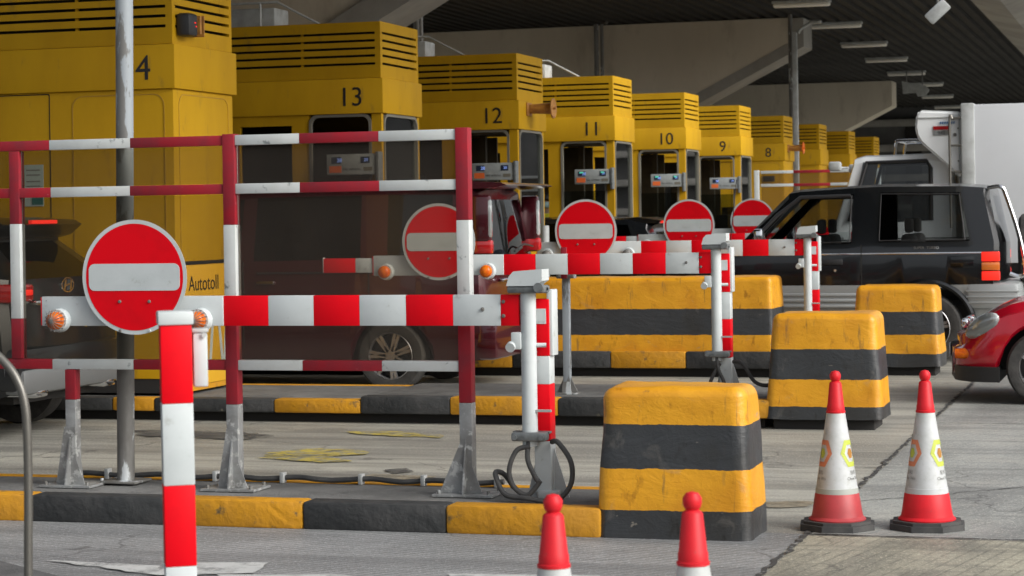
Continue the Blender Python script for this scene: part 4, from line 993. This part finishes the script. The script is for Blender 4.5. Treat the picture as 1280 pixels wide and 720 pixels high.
def wheel(t, u, y, r, spokes=5, wd=.2, rim='alloy', side=-1, twin=False):
    ou = y; inn = y - side * wd
    w_ = MB(); e = side
    w_.lathe([(r * .66, ou - e * .0), (r * .7, ou + e * .006), (r * .93, ou - e * .0), (r * .985, ou - e * .02), (r, ou - e * .05), (r, inn + e * .04), (r * .97, inn), (r * .6, inn)], (-u, 0, r), 'Y', 44); tw = w_.build('wheel', 'tyre', t)
    g = MB(); g.lathe([(r * .67, ou - e * .002), (r * .645, ou + e * .004), (r * .62, ou - e * .03), (r * .6, ou - e * .09), (.001, ou - e * .1)], (-u, 0, r), 'Y', 44, mis=[0, 0, 1, 1])
    for k in range(spokes):
        a = 2 * math.pi * k / spokes + .3; m = Matrix.Rotation(a, 4, 'Y'); dx = math.tan(math.pi / spokes) * .5
        for off in ((-.1, .1) if spokes <= 7 and rim == 'alloy' else (0,)):
            b2 = bmesh.new(); bmesh.ops.create_cube(b2, size=1); bmesh.ops.scale(b2, vec=(.028 if off else .05, .022, r * .52), verts=b2.verts)
            bmesh.ops.translate(b2, vec=(0, 0, r * .37), verts=b2.verts)
            for v in b2.verts:
                if v.co.z < r * .3: v.co.x *= 1.3
            bmesh.ops.rotate(b2, cent=(0, 0, 0), matrix=Matrix.Rotation(off, 3, 'Y'), verts=b2.verts)
            bmesh.ops.transform(b2, matrix=Matrix.Translation((-u, ou - e * .018, r)) @ m, verts=b2.verts); g.mi = 0; g.merge(b2)
    g.cyl((-u, ou - e * .06, r), (-u, ou - e * .002, r), r * .17, r * .14, 20, mi=0)
    g.build('rim', [rim, 'blkp'], tw)
def wheels4(t, ws, w_, spokes=5, **k):
    for u, r in ws:
        for s in (-1, 1): wheel(t, u, s * (w_ - .015), r, spokes, side=s, **k)
def box(t, name, m, *a, **k):
    b = MB(); b.box(*a, **k); return b.build(name, m, t)

# ---- black four wheel drive
t = thing('parked_car', 'black boxy four wheel drive with silver lower cladding and spare wheel', 'car', (-1.72, 24.16, 0)); WJ = .86
ws = [(.76, .375), (3.16, .375)]
car_body(t, [(.0, .0, .1, .5, 1.28, 1.88, .78, .64), (.06, .05, .16, .48, 1.29, 1.9, .85, .69), (.33, .30, .40, .46, 1.3, 1.92, .86, .71), (1.26, 1.25, 1.24, .46, 1.3, 1.93, .86, .72), (1.56, 1.55, 1.53, .46, 1.29, 1.92, .86, .72),
     (2.62, 2.62, 2.12, .46, 1.27, 1.89, .86, .70), (2.86, 2.86, 2.24, .46, 1.2, 1.87, .855, .68), (2.9, 2.9, 2.9, .46, 1.16, 1.22, .85, .72), (3.5, 3.5, 3.5, .48, 1.13, 1.18, .83, .70), (3.82, 3.82, 3.82, .5, 1.08, 1.13, .78, .66), (3.88, 3.88, 3.88, .55, 1.0, 1.04, .74, .62)],
     ws, .84, ['black', 'silver'], 'cglass_l', wins=((2, 3), (4, 5)), screen=6, twotone=True, seats=(.95, 1.9), front_bulge=.04, archk=1.28)
wheels4(t, ws, WJ + .02, 6, wd=.24)
for s in (-1, 1):
    for u, r in ws:
        b = MB(); pts = [(-u + math.cos(a) * .5, s * (WJ - .01), .375 + math.sin(a) * .5) for a in [R(q) for q in range(-5, 186, 12)]]
        b.tube(pts, .035, 8); b.build('wheel_arch_flare', 'black', t)
    b = MB(); b.box(-3.88, -.02, s * (WJ - .01) - .006, s * (WJ - .01) + .006, 1.165, 1.185, .003); b.build('side_trim', 'chrome', t)
    for u in (1.44,): box(t, 'door_seam', 'slot', -u - .004, -u + .004, s * WJ - .004, s * WJ + .004, .5, 1.27)
    hb = box(t, 'door_handle', 'blkp', -1.9, -1.64, s * (WJ + .008) - .01, s * (WJ + .008) + .01, 1.06, 1.12, bev=.008)
    b = MB(); b.cyl((-1.72, s * (WJ), 1.0), (-1.72, s * (WJ + .012), 1.0), .014); b.build('lock', 'chrome', hb)
    box(t, 'fuel_flap', 'black', -.5, -.26, s * (WJ - .006) - .006, s * (WJ - .006) + .006, 1.02, 1.14, bev=.004)
    for q in (.72, .66, .6): box(t, 'cladding_rib', 'silver', -2.6, -1.3, s * (WJ - .006) - .01, s * (WJ - .006) + .012, q, q + .035, bev=.008)
    lm = box(t, 'tail_lamp', 'blkp', -.19, -.0, s * (WJ - .075) - .06, s * (WJ - .02) + .03, .87, 1.2, bev=.012)
    for z0, z1, m in ((.885, .98, 'tail'), (.99, 1.075, 'tail_or'), (1.085, 1.185, 'tail')): box(lm, 'lens', m, -.178, .008, min(s * (WJ - .08), s * (WJ + .018)), max(s * (WJ - .08), s * (WJ + .018)), z0, z1, bev=.008)
    # rain visor above front window
    b = MB(); b.tube([(-1.56, s * .755, 1.80), (-2.1, s * .755, 1.79), (-2.35, s * .79, 1.6), (-2.62, s * .845, 1.32)], .022, 8, smooth=False); b.build('rain_visor', 'blkp', t)
    b = MB(); b.cyl((-2.5, s * .86, 1.22), (-2.5, s * .98, 1.26), .015); b.box(-2.56, -2.46, min(s * .93, s * 1.1), max(s * .93, s * 1.1), 1.26, 1.46, .025); b.build('wing_mirror', 'chrome', t)
for s in (-1, 1):
    for poly in ([(.35, 1.315), (.41, 1.80), (1.235, 1.815), (1.25, 1.315)], [(1.57, 1.305), (1.55, 1.80), (2.13, 1.78), (2.6, 1.29)]):
        b = MB(); P_ = []
        for u_, z_ in poly: P_.append((-u_, s * (.835 + (.722 - .835) * (z_ - 1.3) / .52), z_))
        b.tube(P_ + [P_[0]], .008, 6, smooth=False); b.build('window_trim', 'blkp', t)
text('badge', 'SUPER  TURBO', .028, mY(-.75, -WJ - .004, 1.235), 'galv_d', t, .002)
b = MB(); b.box(-.34, .2, -.87, .87, .58, .855, .04, mi=0)
for z in (.64, .7, .76): b.box(-.345, .205, -.877, .877, z, z + .02, .004, mi=0)
b.build('rear_bumper', 'silver', t)
b = MB(); b.lathe([(.001, .0), (.34, .0), (.375, .03), (.385, .1), (.38, .2), (.35, .25), (.001, .27)], (.16, .05, 1.2), 'X', 40); b.build('spare_wheel', 'tyre', t)
b = MB(); b.tube([(-.12, -.62, 1.86), (.02, -.66, 1.87), (.08, -.66, 1.75), (.2, -.66, 1.35), (.26, -.66, .98), (.2, -.66, .92), (.1, -.66, .95)], .022, 10); b.tube([(.06, -.66, 1.8), (.06, -.3, 1.8)], .018, 8); b.tube([(.24, -.66, 1.05), (.24, -.3, 1.05)], .018, 8); b.build('ladder', 'chrome', t)
b = MB(); b.box(-3.0, -2.96, -.5, .5, 1.17, 1.2); b.tube([(-2.9, -.74, 1.16), (-2.86, -.75, 1.5), (-2.8, -.75, 2.0)], .005, 6); b.build('aerial', 'blkp', t)
b = MB(); b.lathe([(.165, -.012), (.18, 0), (.165, .012)], (-2.3, .38, 1.25), 'X', 24); b.build('steering_wheel', 'blkp', t)

# ---- maroon van
t = thing('parked_car', 'dark maroon van with tall rear window, behind the dusty panels', 'van', (-6.1, 20.1, 0)); WV = .87
ws = [(.95, .335), (3.75, .335)]
car_body(t, [(0, .03, .12, .32, 1.26, 1.9, .80, .70), (.06, .07, .17, .3, 1.27, 1.93, .865, .75), (.3, .3, .34, .28, 1.27, 1.95, .87, .765), (.98, .98, .98, .28, 1.26, 1.96, .87, .77), (1.25, 1.25, 1.25, .28, 1.25, 1.96, .87, .77),
     (2.35, 2.35, 2.32, .28, 1.24, 1.95, .87, .77), (2.5, 2.5, 2.46, .28, 1.23, 1.94, .87, .765), (3.4, 3.45, 3.1, .28, 1.18, 1.92, .87, .75), (3.9, 3.95, 3.2, .28, 1.1, 1.9, .87, .74), (4.2, 4.2, 4.2, .28, 1.02, 1.08, .85, .72), (4.6, 4.6, 4.5, .3, .86, .9, .8, .66), (4.7, 4.68, 4.62, .34, .76, .8, .72, .6)],
     ws, .62, ['maroon'], 'cglass', wins=((2, 3), (4, 5), (6, 7)), screen=8, seats=(2.4, 3.3), bulge=.06)
wheels4(t, ws, WV + .01, 7)
b = MB(); b.prism([(-.62, 1.955), (-.2, 1.975), (.14, 1.955), (.2, 1.93), (.1, 1.915), (-.1, 1.9), (-.62, 1.9)], -.78, .78); b.build('roof_spoiler', 'maroon', t, ang=50)
for s in (-1, 1):
    yy = s * .805
    lm = box(t, 'tail_lamp', 'maroon', -.13, .045, yy - .045, yy + .045, 1.28, 1.84, bev=.025)
    box(lm, 'lens', 'tail_off', -.12, .06, yy - .048, yy + .048, 1.29, 1.42, bev=.02); box(lm, 'lens', 'lens', -.12, .055, yy - .04, yy + .04, 1.44, 1.8, bev=.02)
    box(t, 'door_seam', 'slot', -1.16, -1.152, s * WV - .003, s * WV + .003, .4, 1.86 - .6)
    box(t, 'door_seam', 'slot', -2.45, -2.442, s * WV - .003, s * WV + .003, .4, 1.24)
    box(t, 'door_rail', 'blkp', -2.3, -1.0, s * (WV + .0) - .004, s * (WV) + .004, 1.12, 1.135)
    hb = box(t, 'door_handle', 'chrome', -2.3, -2.12, s * (WV + .012) - .012, s * (WV + .012) + .012, 1.02, 1.05, bev=.008)
    gr = box(t, 'reflector', 'chrome', -.02, .055, s * .6 - .13, s * .6 + .13, .42, .56, bev=.02); box(gr, 'mesh', 'blkp', -.01, .06, s * .6 - .115, s * .6 + .115, .435, .545, bev=.015)
    b = MB(); b.box(-3.5, -3.38, min(s * .9, s * 1.06), max(s * .9, s * 1.06), 1.2, 1.4, .03); b.build('wing_mirror', 'maroon', t)
b = MB(); b.box(-.12, .1, -.86, .86, .3, .66, .05); b.build('rear_bumper', 'maroon', t)
box(t, 'trim', 'chrome', .03, .075, -.5, .5, 1.02, 1.05, bev=.01)
text('badge', 'SPADA', .04, mX(.045, -.55, 1.13), 'chrome', t, .004); 
np_ = box(t, 'number_plate', 'sign_y', .1, .11, -.26, .26, .7, .82)
b = MB(); b.tube([(.06, -.1, 1.3), (.075, .15, 1.36), (.08, .45, 1.34)], .01, 6); b.build('wiper', 'blkp', t)

# ---- dark grey SUV on the left
t = thing('parked_car', 'dark grey SUV with lit tail lamps seen from behind at the left edge', 'car', (-8.2, 15.12, 0)); WS = .9
ws = [(.85, .36), (3.55, .36)]
car_body(t, [(0.0, .06, .40, .42, 1.22, 1.6, .82, .6), (.06, .12, .46, .36, 1.23, 1.62, .88, .64), (.3, .35, .8, .3, 1.2, 1.64, .9, .66), (.55, .62, 1.0, .3, 1.16, 1.66, .9, .68), (1.5, 1.5, 1.5, .3, 1.08, 1.69, .9, .7), (1.62, 1.62, 1.6, .3, 1.08, 1.69, .9, .7),
     (3.0, 3.0, 2.5, .3, 1.02, 1.66, .9, .68), (3.3, 3.3, 2.6, .3, 1.0, 1.64, .9, .66), (3.6, 3.6, 3.6, .3, .98, 1.03, .88, .7), (4.5, 4.5, 4.5, .32, .86, .9, .8, .62), (4.65, 4.62, 4.6, .36, .76, .8, .7, .55)],
     ws, .6, ['grey_suv'], 'cglass_d', wins=((3, 4), (5, 6)), screen=7, seats=(1.9, 2.9), bulge=.05)
wheels4(t, ws, WS + .01, 5)
b = MB(); b.prism([(-1.2, 1.66), (-.6, 1.69), (-.26, 1.665), (-.2, 1.63), (-.3, 1.55), (-.5, 1.5), (-.62, 1.55), (-1.2, 1.6)], -.62, .62); sp = b.build('spoiler', 'grey_suv', t, ang=50)
box(sp, 'brake_lamp', 'tail', -.22, -.2 + .008, -.2, .2, 1.637, 1.665)
for s in (-1, 1):
    b = MB(); b.box(-.45, .02, s * .72 - .17, s * .72 + .175, 1.05, 1.19, .03); lm = b.build('tail_lamp', 'tail_off', t); box(lm, 'lens', 'tail', -.4, .028, s * .74 - .13, s * .74 + .158, 1.1, 1.145, bev=.01)
    box(t, 'exhaust', 'chrome', -.2, .08, s * .55 - .1, s * .55 + .1, .33, .41, bev=.03)
    box(t, 'side_cladding', 'blkp', -3.1, -1.3, s * .9 - .02, s * .9 + .02, .3, .5, bev=.02)
b = MB(); b.box(-.1, .04, -.55, .55, 1.02, 1.06, .015); b.build('chrome_strip', 'chrome', t)
b = MB(); b.box(-.3, .07, -.87, .87, .38, .72, .07); b.build('rear_bumper', 'grey_suv', t)
b = MB(); b.box(-.32, .09, -.84, .84, .36, .56, .045); b.build('skid_plate', 'silver_d', t)
b = MB(); ringprism(b, [(math.cos(R(a)) * .1, 1.06 + math.sin(R(a)) * .06) for a in range(0, 360, 15)], [(math.cos(R(a)) * .087, 1.06 + math.sin(R(a)) * .049) for a in range(0, 360, 15)], .0, .012, 'X')
b.prism([(-.065, 1.02), (-.04, 1.02), (-.015, 1.1), (-.045, 1.1)], 0, .012, 'X'); b.prism([(.03, 1.02), (.055, 1.02), (.07, 1.1), (.045, 1.1)], 0, .012, 'X'); b.prism([(-.03, 1.05), (.045, 1.062), (.045, 1.073), (-.03, 1.062)], 0, .012, 'X')
bd = b.build('badge', 'chrome', t, smooth=False); bd.location = (-.01, .0, .1)
b = MB(); b.tube([(-.12, .1, 1.2), (-.1, .35, 1.22), (-.12, .55, 1.2)], .012, 6); b.build('wiper', 'blkp', t)
box(t, 'number_plate', 'sign_y', .0, .02, -.26, .26, .8, .9)

# ---- dark car in the queue beyond
t = thing('parked_car', 'black car low behind the third disc, its red lamp under the roof lit', 'car', (-6.35, 28.95, 0))
ws = [(.8, .33), (3.4, .33)]
car_body(t, [(0, .05, .3, .35, 1.0, 1.5, .76, .58), (.08, .12, .36, .3, 1.01, 1.54, .86, .64), (.4, .4, .6, .28, 1.0, 1.6, .88, .68), (1.4, 1.4, 1.4, .28, .98, 1.63, .88, .7), (1.5, 1.5, 1.5, .28, .98, 1.63, .88, .7), (2.8, 2.8, 2.3, .28, .96, 1.6, .88, .68), (3.1, 3.1, 2.4, .28, .94, 1.58, .88, .66), (3.4, 3.4, 3.4, .28, .9, .95, .86, .7), (4.3, 4.3, 4.3, .3, .78, .82, .78, .6), (4.4, 4.4, 4.4, .34, .7, .74, .7, .56)],
     ws, .6, ['black'], 'cglass', wins=((2, 3), (4, 5)), screen=6, seats=(1.9, 2.8))
wheels4(t, ws, .89, 5)
b = MB(); b.prism([(-.8, 1.57), (-.5, 1.6), (-.16, 1.55), (-.2, 1.51), (-.5, 1.52)], -.58, .58); sp = b.build('spoiler', 'black', t); box(sp, 'brake_lamp', 'tail', -.19, -.14, -.5, -.1, 1.515, 1.545)
for s in (-1, 1): box(t, 'tail_lamp', 'tail_off', -.25, .02, s * .72 - .14, s * .72 + .14, .82, .97, bev=.03)

# ---- red car
t = thing('parked_car', 'glossy red car nosing in at the right edge', 'car', (2.37, 19.3, 0)); WR = .86
ws = [(.75, .31), (3.38, .31)]
kf = lambda f, lo, be, up, zb, zt, zr, w_, wr: (4.12 - f - lo, 4.12 - f - be, 4.12 - f - up, zb, zt, zr, w_, wr)
car_body(t, [(0, .05, .5, .3, .9, 1.2, .74, .5), (.08, .1, .6, .28, .9, 1.3, .84, .58), (.5, .5, .9, .24, .9, 1.4, .86, .62), (1.5, 1.5, 1.5, .22, .88, 1.45, .86, .64), (1.6, 1.6, 1.6, .22, .88, 1.45, .86, .64), (2.6, 2.6, 2.1, .22, .87, 1.42, .86, .62), (2.85, 2.85, 2.2, .22, .87, 1.4, .86, .6), (3.0, 3.0, 3.0, .22, .86, .95, .86, .66),
     kf(.85, 0, 0, 0, .24, .82, .93, .86, .64), kf(.6, 0, 0, .02, .24, .78, .90, .85, .62), kf(.42, 0, .02, .05, .24, .74, .865, .83, .6), kf(.27, 0, .04, .1, .24, .69, .82, .80, .57), kf(.15, 0, .06, .13, .23, .65, .77, .74, .54), kf(.06, 0, .06, .15, .23, .61, .72, .66, .49), kf(0, .0, .05, .16, .24, .57, .67, .56, .44)],
     ws, .46, ['carred'], 'cglass', wins=((2, 3), (4, 5)), screen=6, seats=(1.7, 2.5), archk=1.16, front_bulge=.08)
wheels4(t, ws, WR + .0, 5)
for s in (-1, 1):
    b = MB(); b.lathe([(.001, -.5), (.2, -.46), (.36, -.35), (.47, -.18), (.5, 0), (.47, .18), (.36, .35), (.2, .46), (.001, .5)], n=28)
    bmesh.ops.scale(b.bm, vec=(.37, .1, .17), verts=b.bm.verts); bmesh.ops.rotate(b.bm, cent=(0, 0, 0), matrix=Matrix.Rotation(R(-28), 3, 'Y'), verts=b.bm.verts); bmesh.ops.rotate(b.bm, cent=(0, 0, 0), matrix=Matrix.Rotation(R(30 * s), 3, 'Z'), verts=b.bm.verts)
    bmesh.ops.translate(b.bm, vec=(-3.885, s * .715, .655), verts=b.bm.verts); b.build('headlight', 'lens', t)
    b = MB(); b.prism([(-3.7, .2), (-4.06, .22), (-4.09, .3), (-4.0, .33), (-3.72, .31)], s * .87 if s < 0 else s * .6, s * .6 if s < 0 else s * .87); 
    b.bm.free()
b = MB()
Pf = [(-3.72, .865), (-3.9, .845), (-4.02, .77), (-4.1, .62), (-4.14, .3), (-4.16, -.3)]
Pf = [(-3.74, -.868), (-3.86, -.845), (-3.98, -.79), (-4.07, -.68), (-4.13, -.55), (-4.21, 0), (-4.13, .55), (-4.07, .68), (-3.98, .79), (-3.86, .845), (-3.74, .868)]
b.prism(Pf, .19, .315, 'Z'); b.build('lower_lip', 'blkp', t, ang=50)
gr = box(t, 'grille', 'blkp', -4.2, -4.1, -.2, .2, .36, .5, bev=.02); 
for s in (-1, 1):
    b = MB(); b.cyl((-4.0, s * .66, .42), (-4.12, s * .67, .42), .05, .04, 18); fl = b.build('fog_lamp', 'amber', t)
    box(t, 'upper_grille', 'chrome', -4.09, -4.03, s * .2 - .17, s * .2 + .17, .62, .7, bev=.02)
box(t, 'number_plate', 'white', -4.212, -4.201, -.2, .2, .37, .48)

# ---- white lorry: box, cab and refrigeration unit
YT = 28.0
t = thing('truck', 'white box lorry with a refrigeration unit over its rounded cab', 'truck', (-2.5, 29.1, 0)); 
TX = lambda px: XY(px, YT, 180) + 2.5
TH = lambda px, py: HY(px, py, YT)
b = MB(); b.box(.0, 5.2, -1.1, 1.1, .95, TH(1203, 131), .012, mi=0); cg = b.build('cargo_box', 'boxw', t)
b = MB(); b.box(-.012, .16, -1.112, 1.112, .93, TH(1203, 130) + .01, .02); b.build('corner_post', 'ltgrey', cg)
for k in range(5): 
    b = MB(); b.box(1.0 + k, 1.008 + k, -1.103, -1.1, 1.0, 2.9); b.build('panel_seam', 'ltgrey', cg, smooth=False)
b = MB(); b.box(-1.2, 5.1, -.4, .4, .55, .93); b.box(.1, 5.1, -.95, .95, .85, .94); b.build('chassis', 'blkp', t)
pf = [(1202, 139), (1150, 137), (1146, 143), (1144, 158), (1146, 170), (1151, 178), (1192, 215), (1202, 217)]
b = MB(); b.prism([(TX(x) - .015, TH(x, y)) for x, y in pf], -1.0, 1.0); bmesh.ops.bevel(b.bm, geom=list(b.bm.edges), offset=.03, segments=3, affect='EDGES'); ru = b.build('refrigeration_unit', 'cwhite', t)
b = MB(); b.box(TX(1146), TX(1202) - .02, -1.012, -.99, TH(1170, 147.5), TH(1170, 146), .002); b.build('seam', 'ltgrey', ru)
b = MB(); b.box(TX(1166), TX(1185), -1.012, -1.001, TH(1170, 162), TH(1170, 157.5)); b.build('label', 'tail_off', ru, smooth=False)
b = MB(); b.box(TX(1166), TX(1185), -1.012, -1.001, TH(1170, 169), TH(1170, 162.2)); b.build('label', 'galv', ru, smooth=False)
text('lettering', '992', .045, mY(TX(1176), -1.014, TH(1176, 165.5)), 'ink', ru, .002)
b = MB()
for k in range(7): b.prism([(TX(1174 + k * 2.8), TH(1170, 155)), (TX(1175.5 + k * 2.8), TH(1170, 155)), (TX(1176.4 + k * 2.8), TH(1170, 152)), (TX(1174.6 + k * 2.8), TH(1170, 152))], -1.01, -1.001)
M1 = M('blue_print', (.05, .16, .35), .5); b.build('print', M1, ru, smooth=False)
b = MB(); b.cyl((TX(1193), -1.0, TH(1193, 168)), (TX(1193), -1.02, TH(1193, 168)), .022); b.cyl((TX(1197), -1.0, TH(1197, 160)), (TX(1197), -1.015, TH(1197, 160)), .01); b.cyl((TX(1197), -1.0, TH(1197, 201)), (TX(1197), -1.015, TH(1197, 201)), .01); b.build('latch', 'galv_d', ru)
b = MB(); Lx = TX(1187.5); b.tube([(Lx, -1.1, 1.4), (Lx, -1.1, TH(1187, 155)), (Lx + .04, -1.1, TH(1187, 149)), (-.01, -1.1, TH(1187, 147))], .018, 8)
for py in (182, 215): b.tube([(Lx, -1.1, TH(1187, py)), (-.01, -1.1, TH(1187, py))], .014, 8)
b.build('ladder', 'steel', t)
# cab
c = thing('tmp', 'x', 'x'); bpy.data.objects.remove(c)
ck = [(.12, .12, .16, .5, 1.5, 2.30, .78, .68), (.17, .17, .2, .5, 1.5, 2.35, .84, .74), (.45, .45, .46, .5, 1.5, 2.38, .85, .76), (1.46, 1.46, 1.3, .5, 1.46, 2.37, .85, .75), (1.66, 1.66, 1.42, .5, 1.4, 2.34, .85, .73), (1.8, 1.8, 1.74, .5, 1.2, 1.3, .84, .78), (1.86, 1.86, 1.82, .52, 1.1, 1.15, .78, .7)]
car_body(t, ck, [(1.15, .36)], .8, ['cwhite'], 'cglass_l', wins=((2, 3),), screen=4, rear_win=True, seats=(.6,), bulge=.02, front_bulge=.04)
for s in (-1, 1): wheel(t, 1.15, s * .84, .36, 8, rim='ltgrey', side=s)
for u in (-3.2,):
    for s in (-1, 1): wheel(t, u, s * .98, .38, 8, rim='ltgrey', side=s, wd=.4)
for s in (-1, 1):
    b = MB(); b.tube([(-.43, s * .82, 1.5), (-.43, s * .775, 2.18), (-.48, s * .77, 2.27), (-1.25, s * .77, 2.26), (-1.48, s * .84, 1.5)], .028, 8, smooth=False); b.build('window_trim', 'blkp', t)
    b = MB(); b.box(-1.72, -1.56, min(s * .86, s * 1.0), max(s * .86, s * 1.0), 2.16, 2.28, .03); b.cyl((-1.5, s * .7, 2.2), (-1.62, s * .95, 2.2), .015); b.build('wing_mirror', 'ltgrey', t)
zr = 2.355; b = MB()
for y_ in (-.5, .5):
    b.tube([(-.42, y_, zr), (-.44, y_, zr + .16), (-.5, y_, zr + .19), (-.86, y_, zr + .19), (-.9, y_, zr + .16), (-.92, y_, zr)], .018, 8)
b.tube([(-.46, -.5, zr + .18), (-.46, .5, zr + .18)], .015, 8); b.tube([(-.88, -.5, zr + .18), (-.88, .5, zr + .18)], .015, 8); b.tube([(-.6, -.5, zr + .19), (-.6, .5, zr + .19)], .012, 8); b.tube([(-.74, -.5, zr + .19), (-.74, .5, zr + .19)], .012, 8)
b.build('roof_rack', 'chrome', t)
